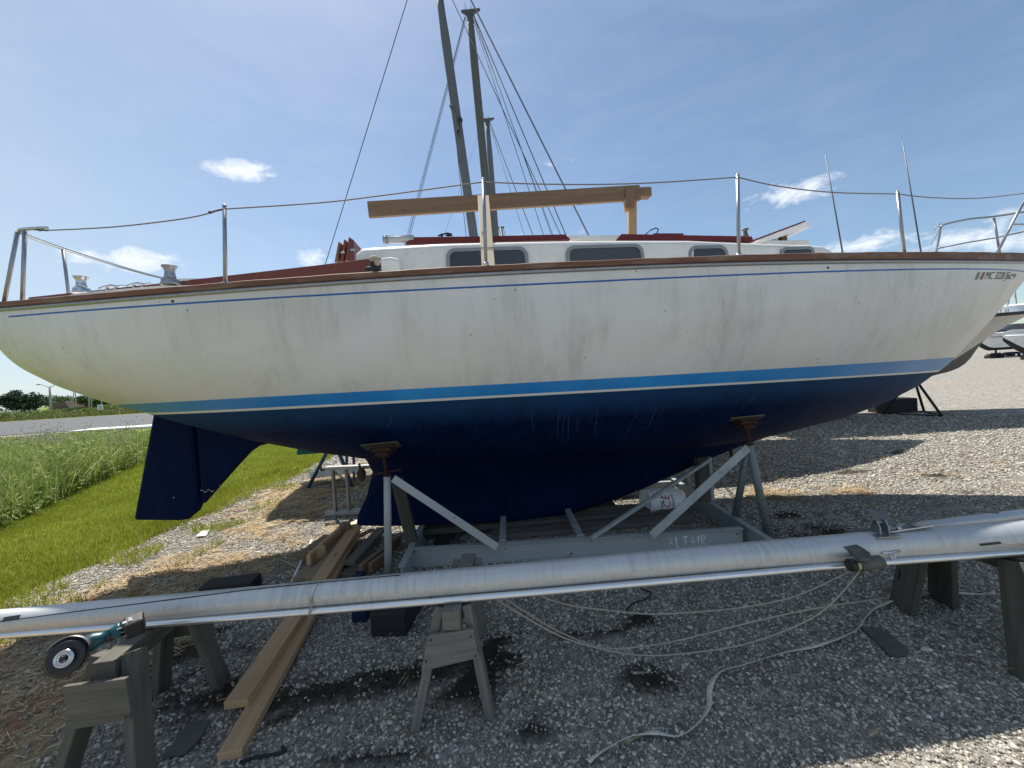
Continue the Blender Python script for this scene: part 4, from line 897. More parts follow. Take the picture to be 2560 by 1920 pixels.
plank('dark_timber', G(512, 1474, .05), G(642, 1458, .05), .16, .1, 'black_wood', 'black square timber lying on the gravel behind the left part of the mast', 'timber')
m = MB(); a = G(971, 1592, .0); a[2] = .075; m.board(a, a+(.04, .42, 0), .23, .15); o = m.build('black_block', M['black_wood'], None, bevel=.006); tag(o, 'thick black timber block left of the middle sawhorse', 'timber block')
m = MB(); a = G(905, 1548, .0); a[2] = .05; m.board(a+(-.05, 0, 0), a+(.05, .0, 0), .1, .09); o = m.build('blue_plastic', M['dark_blue'], None, bevel=.012); tag(o, 'small dark blue plastic tub beside the thick black block', 'tub')
m = MB(); a = G(898, 1447, .0); a[2] = .03; m.board(a+(-.04, 0, 0), a+(.04, .0, 0), .08, .04); o = m.build('blue_plastic', M['dark_blue'], None, bevel=.012); tag(o, 'dark blue plastic lid under the studs of the lumber pile', 'lid')  # flat blue lid, a separate piece from the tub
def flat_piece(name, pts, mat, label, cat):
    m = MB(); P_ = [G(*p, .012) for p in pts]; m.prism(P_, (0, 0, .010)); o = m.build(name, M[mat], None, bevel=.001); return tag(o, label, cat)
flat_piece('flat_offcut', [(408, 1897), (465, 1886), (500, 1850), (527, 1803), (475, 1808)], 'grey_wood', 'thin grey slat lying on the gravel left of the tan planks', 'slat')
flat_piece('flat_offcut', [(2224, 1640), (2262, 1640), (2275, 1632), (2235, 1595), (2199, 1573), (2154, 1573)], 'grey_wood', 'thin grey slat lying on the gravel below the right sawhorse', 'slat')
flat_piece('paper_scrap', [(489, 1343), (505, 1328), (524, 1326), (516, 1340)], 'white_plastic', 'small white scrap on the gravel near the rudder tip', 'scrap')
# ------------------------------------------------------------------ ropes
def rope(pts, r, label, cat='rope', mat='cream_rope', name='rope'):
    m = MB(); m.tube(smooth(pts, 8), r, 7); o = m.build(name, M[mat]); return tag(o, label, cat)
yl = lambda px: 2.0+.10*math.sin((px-1240)/900*math.pi)
rope([P(px, py, yl(px)) for px, py in ((1335, 1484), (1420, 1512), (1560, 1530), (1650, 1535), (1800, 1525), (1900, 1511), (2000, 1486), (2140, 1420))], .0038, 'uppermost of the three thin cream ropes sagging below the mast')
rope([P(px, py, yl(px)-.03 if px < 2000 else 2.0+(px-2000)/262*.5) for px, py in ((1250, 1488), (1380, 1570), (1500, 1618), (1590, 1618), (1700, 1600), (1900, 1550), (2050, 1519), (2200, 1497), (2262, 1490))], .0038, 'middle one of the three thin cream ropes, running on behind the right sawhorse leg')
rope([P(px, py, yl(px)-.06) for px, py in ((1228, 1490), (1300, 1535), (1400, 1590), (1500, 1622), (1600, 1638), (1700, 1635), (1860, 1611), (2000, 1560), (2080, 1507), (2158, 1416))], .0038, 'lowest of the three thin cream ropes sagging below the mast')
spx = [(1470, 1905), (1500, 1884), (1560, 1850), (1600, 1838), (1640, 1833), (1695, 1842), (1740, 1815), (1772, 1770), (1775, 1722), (1800, 1682), (1860, 1664), (1955, 1634), (2050, 1613), (2135, 1580), (2164, 1545), (2186, 1523), (2225, 1505), (2262, 1496), (2310, 1487), (2370, 1483), (2440, 1486), (2512, 1488), (2620, 1490)]
c3 = smooth([G(px, py, .022) for px, py in spx], 5); m = MB(); V = []
for i, q in enumerate(c3):
    d = unit(c3[min(i+1, len(c3)-1)]-c3[max(i-1, 0)]); n = unit(np.cross(d, (0, 0, 1))); tw = math.sin(i*.16)*.9; s_ = n*math.cos(tw)+A_((0, 0, 1))*abs(math.sin(tw)); V.append([q-s_*.0125+(0, 0, .003), q+s_*.0125+(0, 0, .003)])
m.grid(A_(V)); o = m.build('webbing_strap', M['webbing']); o.modifiers.new('s', 'SOLIDIFY').thickness = .002; tag(o, 'flat cream webbing strap winding over the gravel at lower right', 'strap')
rope([G(px, py, .012) for px, py in ((1600, 1471), (1622, 1478), (1627, 1486), (1610, 1500), (1590, 1505), (1575, 1515), (1565, 1526))], .005, 'short black cord curled on the gravel under the mast', 'cord', 'black', 'cord')
rope([G(px, py, .012) for px, py in ((600, 1905), (640, 1893), (690, 1885), (712, 1878), (705, 1866))], .007, 'short dark stick on the gravel at the bottom edge', 'stick', 'black_wood', 'stick')
# ------------------------------------------------------------------ trestle and clutter seen under the stern
YT_ = 4.79
tr_ = empty('trestle', (P(860, 1290, YT_)[0], YT_, 0), 'pale metal trestle frame standing on the gravel behind the keel heel', 'trestle')
zt = P(860, 1168, YT_)[2]; X0, X1 = P(808, 1163, YT_)[0], P(940, 1170, YT_)[0]
m = MB(); m.board((X0, YT_, zt), (X1, YT_, zt-.01), .05, .05); m.tube([(X0, YT_-.03, zt+.012), (X1, YT_-.03, zt+.0)], .014, 8); m.build('top_rail', M['cradle_white'], tr_, bevel=.003)
m = MB(); m.board((X0-.03, YT_, zt), (X0+.03, YT_, zt), .055, .055); m.build('rusty_end', M['rust'], tr_, bevel=.004)
for px in (836, 870):
    x = P(px, 1230, YT_)[0]; m = MB(); m.board((x, YT_, zt-.02), (x+.0, YT_, .03), .03, .045, up=(0, 1, 0)); m.board((x+.018, YT_-.02, zt-.02), (x+.018, YT_-.02, .03), .006, .05, up=(0, 1, 0)); m.build('upright', M['grey_frame'], tr_, bevel=.001)
xa, xb = P(836, 1230, YT_)[0], P(870, 1230, YT_)[0]
m = MB(); m.board((xa, YT_, zt-.04), (xb, YT_, zt-.17), .012, .025); m.build('brace', M['grey_frame'], tr_); m = MB(); m.board((xb, YT_, .22), (xa+.01, YT_, .06), .012, .03); m.build('brace', M['grey_frame'], tr_)
m = MB(); m.board((X0, YT_, .03), (X1+.1, YT_, .03), .08, .055); m.build('foot_rail', M['cradle_white'], tr_, bevel=.003)
q = P(903, 1185, YT_-.08); m = MB(); m.ball(q, (.055, .03, .09), 9, 7); m.tube([q+(-.0, 0, .06), q+(-.015, 0, .13), P(899, 1160, YT_)], .012, 6)
for v in m.v: v += A_((random.uniform(-1, 1), random.uniform(-1, 1), random.uniform(-1, 1)))*.008
o = m.build('black_bag', M['black']); tag(o, 'crumpled black bag hanging from the trestle rail', 'bag')
m = MB(); a, b = P(775, 1187, 6.3), P(905, 1172, 6.5); a[2] = .19; b[2] = .2; m.board(a, b, .14, .11); o = m.build('white_gutter', M['white_plastic'], None, bevel=.01); tag(o, 'white rail section lying on the gravel beyond the trestle', 'rail')
def jack_stand(base, h, spread, mat, label, n=3, rot=.3):
    o = empty('jack_stand', base, label, 'jack stand', 'jack stands under the boats'); base = A_(base, float); top_ = base+(0, 0, h)
    ft = [base+(spread*math.cos(rot+2*math.pi*i/n), spread*math.sin(rot+2*math.pi*i/n), .02) for i in range(n)]
    for f in ft: m = MB(); m.tube([f, top_], .028, 8); m.build('leg', mat, o)
    m = MB()
    for i in range(n): m.tube([ft[i], ft[(i+1) % n]], .018, 6)
    m.build('foot_ring', mat, o); m = MB(); m.tube([top_-(0, 0, .15), top_+(0, 0, .25)], .02, 8); m.build('screw', M['rust'], o)
    m = MB(); m.board(top_+(-.14, 0, .26), top_+(.14, 0, .26), .28, .03, up=(0, -.4, 1)); m.build('pad', M['moss_wood'], o, bevel=.005)
    return o
M['blue_metal'] = plain('faded_blue_metal', (.035, .07, .15), .5, .1, .15, 12)
jack_stand((P(800, 1215, 6.15)[0]+.2, 6.3, 0), .75, .42, M['blue_metal'], 'dark blue jack stand seen under the stern beyond the trestle', rot=3.6)
# small blue step ladder
ld = empty('step_ladder', (P(876, 1205, 6.4)[0], 6.45, 0), 'blue and grey ladder standing behind the trestle', 'ladder')
for px in (867, 885): x = P(px, 1200, 6.4)[0]; m = MB(); m.board((x, 6.4, 0), (x, 6.55, 1.1), .03, .05, up=(0, 1, 0)); m.build('rail', M['blue_metal'], ld)
x0_, x1_ = P(867, 1200, 6.4)[0], P(885, 1200, 6.4)[0]
for k in (.2, .5, .8): m = MB(); m.board((x0_, 6.4+.14*k, k), (x1_, 6.4+.14*k, k), .05, .02); m.build('rung', M['blue_metal'], ld)
# ------------------------------------------------------------------ boats further back
def simple_hull(m, m2, L, beam, zd, zb, zw, stern=.55, n=40, nu=18, bowrake=.12, sheer=.25):
    """topside and bottom meshes in local coordinates, x from -L/2 (stern) to L/2 (bow)"""
    for s in (-1, 1):
        T = np.zeros((n, nu, 3)); Bm = np.zeros((n, nu, 3))
        for i in range(n):
            k = i/(n-1); x = -L/2+L*k; yb = beam/2*((1-(1-stern)*(1-k/.5)**2) if k < .5 else max(0, 1-((k-.5)/.5)**2.2)); zt = zd+sheer*(2*k-1)**2*(1.3 if k > .5 else .6)
            prof = zb+(zw-zb)*(abs(2*k-.96)**2.4)*1.15; prof = min(prof, zt-.01)
            if k > .9: prof = prof+(zt-prof)*((k-.9)/.1)**1.1
            zmid = max(prof+.001, min(zw, zt-.005))
            def hy(z): u = min(1, max(0, (z-prof)/max(zt-prof, .01))); p = 2.2-(.9*k**2); return yb*(1-(1-u)**p)**(1/(1.8-.7*k**2))
            for j in range(nu):
                z = zmid+(zt-zmid)*j/(nu-1); T[i, j] = (x, s*hy(z), z); z = prof+(zmid-prof)*(j/(nu-1))**1.5; Bm[i, j] = (x, s*hy(z), z)
        m.grid(T, flip=(s < 0)); m2.grid(Bm, flip=(s < 0))
        if s < 0: T0, B0 = T, Bm
    m.face([len(m.v)+i for i in range(0)] or [0, 1, 2]) if False else None
    k = len(m.v); ring = [*T0[0][::-1], *T[0]]; m.v.extend(ring); m.face(range(k, k+len(ring)))
    k = len(m2.v); ring = [*B0[0][::-1], *Bm[0]]; m2.v.extend(ring); m2.face(range(k, k+len(ring)))
    D = np.stack([T0[:, -1], T0[:, -1]*A_((1, .0, 1))+A_((0, 0, .05)), T[:, -1]], 1); m.grid(D, smooth=False)
def xf(m, c, rz):
    cc, ss = math.cos(rz), math.sin(rz)
    m.v = [A_((c[0]+cc*v[0]-ss*v[1], c[1]+ss*v[0]+cc*v[1], v[2])) for v in m.v]
def line_px(p0, p1, Y, ext=0., Y2=None):
    a = P(*p0, Y); b = P(*p1, Y if Y2 is None else Y2); d = b-a
    if ext: b = a+d*((a[2]-ext)/(a[2]-b[2]))
    return a, b
def yard_sailboat(label, c, rz, L, beam, colour, bottom, mast_px, Y, r, wires, deck=2.35, mat='galv', masthead=True, ztop_ext=0):
    o = empty('sailboat', (c[0], c[1], 0), label, 'sailboat', 'sailboats stored behind the white boat')
    m, m2 = MB(), MB(); simple_hull(m, m2, L, beam, deck, .72, 1.45); xf(m, c, rz); xf(m2, c, rz); m.build('hull', colour, o); m2.build('bottom', bottom, o)
    m = MB(); m.prism([(-.18*L*.5, -.09, .95), (.16*L*.5, -.09, .95), (.05*L*.5, -.09, .14), (-.16*L*.5, -.09, .14)], (0, .18, 0)); xf(m, c, rz); m.build('keel', bottom, o, bevel=.05)
    m = MB(); m.prism([(-.475*L, -.035, 1.6), (-.41*L, -.035, 1.5), (-.435*L, -.035, .46), (-.495*L, -.035, .46)], (0, .07, 0)); xf(m, c, rz); m.build('rudder', bottom, o, bevel=.02)
    m = MB(); m.prism([(-.18*L, -.6, deck+.0), (-.16*L, -.6, deck+.4), (.16*L, -.6, deck+.32), (.24*L, -.6, deck+.0)], (0, 1.2, 0)); xf(m, c, rz); m.build('cabin', M['boat_white'], o, bevel=.05)
    a, b = line_px(*mast_px, Y, deck+.3); m = MB(); n_ = 14; m.tube([a+(b-a)*i/n_ for i in range(n_+1)], [r*(.82 if i < 2 else 1) for i in range(n_+1)], 12, squash=(.8, 1.15)); ms_ = m.build('mast', M[mat], o)
    if masthead:
        m = MB(); m.board(a+(-.22*r/.09, 0, .03), a+(.28*r/.09, 0, .05), .06, .05); m.board(a+(-.2*r/.09, 0, .02), a+(-.02, 0, -.12), .05, .04); m.board(a+(.22*r/.09, 0, .03), a+(.03, 0, -.12), .05, .04); m.tube([a+(-.12, 0, .05), a+(-.13, 0, .35)], .008, 5); m.tube([a+(.05, 0, .05), a+(.05, 0, .22)], .008, 5); m.build('masthead', M['galv_dark'], ms_)
    for i, (p0, p1, w) in enumerate(wires):
        a2, b2 = line_px(p0, p1, Y, deck+.05); m = MB(); m.tube([a2, b2], w, 5); m.build('stay', M['wire'], o)
    for sx in (-.22, .2):
        for sy in (-1, 1):
            q = A_((sx*L, sy*beam*.42, 0)); m = MB(); m.v = [q]; xf(m, c, rz); q = m.v[0]; m = MB()
            for a3 in (0, 2.1, 4.2): m.tube([q+(.35*math.cos(a3+rz), .35*math.sin(a3+rz), .02), q+(0, 0, .8)], .025, 6)
            m.tube([q+(0, 0, .7), q+(0, -sy*.12, 1.18)], .02, 6); m.build('stand_leg', M['bottom_black'], o)
    return o
# stern on the left, teal rudder shows under the white boat
bB = yard_sailboat('sailboat right behind the white boat, teal rudder and the thickest mast leaving the top edge', (1.35, 7.45), R(8), 10.6, 2.9, M['boat_white'], M['bottom_teal'], ((1097, -20), (1184, 590)), 7.4, .074,
    [((1018, 0), (815, 655), .008), ((1177, 0), (1468, 582), .014), ((1131, 0), (1399, 582), .008), ((1124, 203), (1165, 586), .006)], masthead=False)
m = MB(); q = P(1135, 258, 7.3); q2 = P(1146, 330, 7.3); m.tube([P(1126, 262, 7.3), P(1136, 285, 7.3), q2], .03, 8, squash=(.4, 1)); m.build('radar_strut', M['galv'], bB)
m = MB(); m.ball(P(1150, 301, 7.25), (.05, .05, .07), 8, 6); m.ball(P(1145, 329, 7.25), (.035, .035, .045), 8, 6); m.build('steaming_light', M['black'], bB)
yard_sailboat('sailboat second in line behind the white boat, many stays from its black masthead', (.2, 12.2), R(6), 10.5, 3.1, M['boat_white'], M['bottom_black'], ((1174, 30), (1227, 590)), 12, .105,
    [((1164, 38), (1022, 586), .011), ((1166, 42), (1026, 586), .008), ((1161, 44), (1018, 586), .006), ((1184, 38), (1412, 582), .016), ((1185, 42), (1377, 582), .010), ((1183, 48), (1357, 582), .010), ((1182, 40), (1372, 560), .008)], mat='galv_dark')
yard_sailboat('sailboat farthest back, its shorter mast right of the second one', (.6, 17.2), R(6), 10.5, 3.1, M['boat_white'], M['bottom_black'], ((1218, 300), (1241, 590)), 17, .10,
    [((1225, 307), (1330, 582), .017), ((1226, 316), (1309, 582), .010), ((1196, 336), (1113, 582), .006)], mat='galv')
e = empty('sailboat', (-.9, 30, 0), 'distant sailboat of which only a short mast stub shows above the cabin roof', 'sailboat', 'sailboats stored behind the white boat')
m, m2 = MB(), MB(); simple_hull(m, m2, 9, 2.9, 2.3, .7, 1.4); xf(m, (-.9, 30), 0); xf(m2, (-.9, 30), 0); m.build('hull', M['boat_white'], e); m2.build('bottom', M['bottom_black'], e)
a, b = line_px((1251, 569), (1256, 595), 30, 2.3); m = MB(); m.tube([a, b], .13, 8); m.board(a+(-.35, 0, 0), a+(.3, 0, 0), .1, .12); m.build('mast', M['galv'], e)
m = MB(); a, b = line_px((1258, 572), (1300, 700), 30); m.tube([a, b], .02, 4); m.build('stay', M['wire'], e)
# ------------------------------------------------------------------ powerboat at the right, bow pointing right
pbo = empty('powerboat', (9.5, 10, 0), 'beige powerboat whose bow shows behind the sailboat bow at the right edge', 'powerboat')
def pz(px, py, Y=10.): q = P(px, py, Y); return q[0], q[2]
kx = [5.0, 8.0, 10.9]; kz = [.72, .74, .92]
for p in ((2374, 929), (2395, 921), (2421, 904), (2446, 865), (2466, 845), (2520, 810), (2560, 784), (2630, 757)):
    a, b = pz(*p); kx.append(a); kz.append(b)
XE = kx[-1]; ZE = kz[-1]
top_m, bot_m, rub_m, deck_m = MB(), MB(), MB(), MB()
for s in (-1, 1):
    n = 60; T = np.zeros((n, 8, 3)); Bt = np.zeros((n, 5, 3)); Rb = np.zeros((n, 4, 3))
    for i in range(n):
        x = 5.+(XE-5.)*i/(n-1); k = (x-5)/(XE-5); zk = float(np.interp(x, kx, kz)); w = float(np.interp(x, [5, 9, 10.5, 11.5, 12.3, 13, 13.6, XE], [1.35, 1.45, 1.25, .98, .74, .5, .24, 0.02])); zsb = 2.22+.22*k**2.2
        zch = float(np.interp(x, [5, 9, 10.9, 12., 12.8], [1.05, 1.15, 1.33, 1.72, 2.1])); wc = float(np.interp(x, [5, 9, 10.9, 12., 12.8], [1.15, 1.1, .55, .2, 0.]))
        zch = min(zsb-.02, max(zk+.005, zch))
        if wc <= .001: zch = zk
        for j in range(5): t_ = j/4; Bt[i, j] = (x, s*wc*t_, zk+(zch-zk)*t_**1.1)
        for j in range(8): t_ = j/7; Bq = wc+(w-wc)*(t_**.8); T[i, j] = (x, s*Bq, zch+(zsb-zch)*t_)
        for j, (dy, dz) in enumerate(((0, -.03), (.045, -.02), (.045, .04), (0, .05))): Rb[i, j] = (x, s*(w+dy*min(1, w*4)), zsb+dz)
    top_m.grid(T, flip=(s < 0)); bot_m.grid(Bt, flip=(s < 0)); rub_m.grid(Rb, flip=(s < 0))
    Dk = np.stack([T[:, -1]+A_((0, 0, .05)), T[:, -1]*A_((1, .86, 1))+A_((0, 0, .20)), T[:, -1]*A_((1, .4, 1))+A_((0, 0, .26)), T[:, -1]*A_((1, 0, 1))+A_((0, 0, .27))], 1); deck_m.grid(Dk, flip=(s < 0), smooth=False)
for mm in (top_m,): k = len(mm.v); mm.v += [A_((5, -1.45, 2.34)), A_((5, 1.45, 2.34)), A_((5, 1.2, 1.25)), A_((5, 0, .72)), A_((5, -1.2, 1.25))]; mm.face((k+4, k+3, k+2, k+1, k))
for mm in (top_m, bot_m, rub_m, deck_m): mm.v = [A_((v[0], v[1]+10, v[2])) for v in mm.v]
top_m.build('hull', M['boat_beige'], pbo); bot_m.build('bottom', M['bottom_grey'], pbo); rub_m.build('rub_rail', M['bottom_black'], pbo); deck_m.build('deck', M['boat_white'], pbo)
m = MB(); m.prism([(5.3, 9.0, 2.55), (9.6, 9.0, 2.55), (8.6, 9.0, 3.25), (5.9, 9.0, 3.3)], (0, 2.0, 0)); m.build('cabin', M['boat_white'], pbo, bevel=.1)
for (t_, b_) in (((2063, 384), (2108, 640)), ((2257, 356), (2304, 640))):
    a, b = P(*t_, 9.2), P(*b_, 9.2); bb_ = a+(b-a)*((a[2]-2.7)/(a[2]-b[2])); m = MB(); m.tube([a, bb_], [.009, .022], 6); m.build('antenna', M['wire'], pbo)
m = MB()
for a, b in (((2537, 728), (2541, 760)), ((2524, 742), (2518, 766))): m.tube([P(*a, 9.5), P(*b, 9.5)], .016, 6)
m.tube([P(2505, 690, 9.5), P(2560, 700, 9.6), P(2620, 690, 9.9)], .016, 6) if False else None
m.tube([P(2537, 728, 9.5), P(2533, 700, 9.5), P(2620, 692, 9.8)], .016, 6); m.tube([P(2524, 742, 9.5), P(2533, 700, 9.5)], .016, 6); m.build('bow_rail', M['stainless_dull'], pbo)
tm = text_mesh('NT III', 1.); a = P(2484, 785, 9.0); b = P(2522, 780, 9.05); tw = max(v[0] for v in tm[0])
decal('boat_name', tm, lambda x, y: a+(b-a)*x/tw+A_((0, 0, y*.12)), M['num_ink'], pbo)
jack_stand((10.2, 9.75, 0), .95, .62, M['bottom_black'], 'black tripod jack stand under the beige powerboat at the right', rot=.5)
plank('dark_block', P(2190, 1018, 10.4), P(2270, 1012, 10.4), .5, .35, 'black_wood', 'long black block on the gravel left of the black jack stand', 'timber block')
o = bpy.data.objects['dark_block']; o.location.z = .18
# ------------------------------------------------------------------ two motor boats across the yard
def motor_boat(px0, px1, pyb, Y, label, name_txt=None, zk=1.4, zd=3.5, zw=4.4):
    a = P(px0, pyb, Y); b = P(px1, pyb, Y); L = b[0]-a[0]; c = ((a[0]+b[0])/2, Y); o = empty('powerboat', (c[0], c[1], 0), label, 'powerboat', 'powerboats across the yard')
    z0 = .75; m, m2 = MB(), MB()
    pf = [(-.5, 0), (-.48, .1), (-.44, .7), (-.5, 1.0)]
    # topsides: bow to the left
    bl_ = [(-.5*L, 1.75+z0), (.5*L, 1.35+z0), (.5*L, .35+z0), (-.33*L, .35+z0), (-.43*L, .95+z0)]
    for s, w in ((-1, 1.25), (1, 1.25)):
        n = 20; T = np.zeros((n, 4, 3))
        for i in range(n):
            k = i/(n-1); x = -.5*L+L*k; ww = w*min(1, (k/.35)**.6) if k < .35 else w; zt = zd-.18*(zd-zk)*min(1, k*1.4); zb_ = zk+(0 if k > .25 else (zd-zk)*.92*(1-k/.25)**1.4)
            for j in range(4): t_ = j/3; T[i, j] = (x, s*ww*(.55+.45*t_ if k < .3 else .85+.15*t_), zb_+(zt-zb_)*t_)
        m.grid(T, flip=(s > 0)); k0 = len(m2.v)
        Bq = np.stack([T[:, 0], T[:, 0]*A_((1, 0, 1))-A_((0, 0, .35))], 1); m2.grid(Bq, flip=(s > 0)); D = np.stack([T[:, -1], T[:, -1]*A_((1, 0, 1))+A_((0, 0, .12))], 1); m.grid(D, smooth=False, flip=(s > 0))
    xf(m, c, 0); xf(m2, c, 0); m.build('hull', M['boat_white'], o); m2.build('bottom', M['bottom_black'], o)
    m = MB(); m.prism([(-.2*L, -.9, zd-.25), (.45*L, -.9, zd-.3), (.4*L, -.9, zd+.1), (-.02*L, -.9, zd+.18)], (0, 1.8, 0)); xf(m, c, 0); m.build('cabin', M['boat_white'], o, bevel=.05)
    m = MB(); m.prism([(-.13*L, -.8, zd+.16), (.36*L, -.8, zd+.12), (.2*L, -.8, zw), (.06*L, -.8, zw+.03)], (0, 1.6, 0)); xf(m, c, 0); m.build('windshield', M['glass'], o)
    m = MB(); m.board((-.36*L, -1.2, zd-.32*(zd-zk)), (.5*L, -1.27, zd-.42*(zd-zk)), .05, .09); xf(m, c, 0); m.build('stripe', M['bottom_black'], o)
    m = MB(); m.board((-.2*L, -.5, .5), (.5*L, -.5, .5), .12, .16); m.board((-.2*L, -.5, .5), (-.2*L, -.5, zk), .14, .14, up=(0, 1, 0)); m.board((.3*L, -.5, .5), (.3*L, -.5, zk), .14, .14, up=(0, 1, 0)); m.board((-.2*L, .5, .5), (.5*L, .5, .5), .12, .16); m.board((.1*L, -.6, .55), (.1*L, .6, .55), .1, .3); xf(m, c, 0); m.build('trailer_frame', M['bottom_black'], o)
    for x in (.08*L, .2*L):
        m = MB(); m.lathe((x, -1.1, .33), (0, 1, 0), [(0, .2), (0, .33), (.2, .33), (.2, .2)], 16); xf(m, c, 0); w_ = m.build('wheel', M['black'], o); m = MB(); m.lathe((x, -1.12, .33), (0, 1, 0), [(0, .16), (.02, .19)], 12); xf(m, c, 0); m.build('rim', M['white_plastic'], w_)
    for x in (-.22*L, -.1*L):
        m = MB(); m.board((x-.3, 0, .2), (x+.3, 0, .2), .8, .4); xf(m, c, 0); m.build('keel_block', M['black_wood'], o)
    if name_txt:
        tm = text_mesh(name_txt, 1., .2); decal('boat_name', tm, lambda x, y: (c[0]-.36*L+x*.72, c[1]-1.32, zk+.42*(zd-zk)+y*.8), M['blue_ink'], o)
    return o
motor_boat(2426, 2600, 890, 52, 'white motor boat farther across the yard with a dark windshield')
motor_boat(2508, 2730, 890, 40, 'white motor boat nearer the right edge with blue lettering on its bow', 'Mona', .95, 2.6, 3.3)
for px, py, l in ((2490, 893, 'left one of the dark block stacks on the gravel below the far motor boats'), (2521, 892, 'right one of the dark block stacks on the gravel below the far motor boats')):
    q = G(px, py, 0); m = MB(); m.board(q+(-.9, 0, .07), q+(.9, 0, .07), 1., .14); m.board(q+(-.6, 0, .3), q+(.6, 0, .3), .6, .3); m.board(q+(-.45, 0, .55), q+(.45, 0, .55), .5, .2); o = m.build('block_stack', M['black_wood'], None, bevel=.02); tag(o, l, 'blocks', 'block stacks under the far boats')
# ------------------------------------------------------------------ ground
def axis(lo, hi, dlo, dhi, step, far):
    a = list(np.arange(dlo, dhi+1e-6, step)); x = dhi; s = step
    while x < hi: s *= 1.25; x += s; a.append(min(x, hi))
    x = dlo; s = step; b = []
    while x > lo: s *= 1.25; x -= s; b.append(max(x, lo))
    return np.array(b[::-1]+a)
gx = axis(-900, 900, -9, 11, .07, 0); gy = axis(-60, 1200, 1.0, 12, .07, 0)
XX, YY = np.meshgrid(gx, gy, indexing='ij'); fl = lambda a: a.ravel()
nb_ = vnoise(XX, YY, .8, 3, 4)
edge = -4.32+.22*(vnoise(XX, YY, .9, 21, 3)-.5)*2
near = (np.abs(XX) < 12) & (YY < 13)
ZZ = np.where(near, (nb_-.5)*.022*np.clip((XX+4.2)/1., 0, 1), 0.)
V = np.stack([XX, YY, ZZ], -1)
# attributes: straw litter, dark soil and moss patches
def blob(px, py, rx, ry, z=0., rot=0):
    c = G(px, py, z); dx, dy = XX-c[0], YY-c[1]; c_, s_ = math.cos(rot), math.sin(rot); return np.clip(1.35-np.sqrt(((dx*c_+dy*s_)/rx)**2+((-dx*s_+dy*c_)/ry)**2), 0, 1)
nn = vnoise(XX, YY, .16, 5, 4); n2_ = vnoise(XX, YY, .5, 8, 4)
soil = np.zeros_like(XX)
for args in ((690, 1745, .42, .16), (850, 1720, .45, .14), (960, 1690, .30, .14), (1180, 1725, .16, .12), (560, 1740, .3, .2), (1290, 1600, .30, .07), (1400, 1588, .22, .06), (1530, 1580, .14, .06), (1615, 1545, .16, .07), (1610, 1690, .16, .13), (930, 1880, .3, .05), (700, 1885, .14, .05), (1250, 1640, .28, .1), (1180, 1620, .2, .12), (420, 1660, .4, .3), (2060, 1340, .5, .25), (1340, 1820, .12, .05), (2130, 1180, .25, .12), (2330, 1190, .2, .1), (2250, 1130, .3, .12), (2440, 1230, .22, .07), (1960, 1290, .3, .1)):
    soil = np.maximum(soil, blob(*args))
soil = np.clip((soil*1.2+(nn-.5)*2.4+(vnoise(XX, YY, .07, 15, 2)-.5)*1.2-.42)*1.7, 0, 1)*np.clip(soil*6, 0, 1)
# straw: strip parallel to the lawn edge and the whole lower left corner
dline = XX+4.25
straw = np.clip(1.2-np.abs(dline-1.25)/.95, 0, 1)*np.clip((9-YY)/3, 0, 1)
corner = np.clip((-1.75-XX)/.5, 0, 1)*np.clip((2.9-YY)/.5, 0, 1)*np.clip((YY-.2)/.3, 0, 1); straw = np.maximum(straw, corner*1.2)
straw = np.maximum(straw, .5*blob(2100, 1235, .9, .35)+.45*blob(1950, 1240, .5, .3))
straw = np.clip((straw+(n2_-.5)*2.0+(nn-.5)*1.3-.50)*1.7, 0, 1)*(XX > -4.6)
mb = MB(); n0, n1 = XX.shape
me = bpy.data.meshes.new('gravel_ground'); idx = np.arange(n0*n1).reshape(n0, n1)
q = np.stack([idx[:-1, :-1], idx[1:, :-1], idx[1:, 1:], idx[:-1, 1:]], -1).reshape(-1, 4)
def fast_mesh(name, verts, faces, mat, smooth=False, attrs=None):
    me = bpy.data.meshes.new(name); nv, nf, k = len(verts), len(faces), faces.shape[1]
    me.vertices.add(nv); me.vertices.foreach_set('co', np.asarray(verts, np.float32).ravel()); me.loops.add(nf*k); me.loops.foreach_set('vertex_index', faces.astype(np.int32).ravel())
    me.polygons.add(nf); me.polygons.foreach_set('loop_start', np.arange(0, nf*k, k, dtype=np.int32)); me.polygons.foreach_set('loop_total', np.full(nf, k, np.int32))
    if smooth: me.polygons.foreach_set('use_smooth', np.ones(nf, bool))
    me.update(calc_edges=True)
    if attrs:
        for k_, arr in attrs.items(): a = me.attributes.new(k_, 'FLOAT', 'POINT'); a.data.foreach_set('value', np.asarray(arr, np.float32).ravel())
    me.materials.append(mat); o = bpy.data.objects.new(name, me); COL.objects.link(o); return o
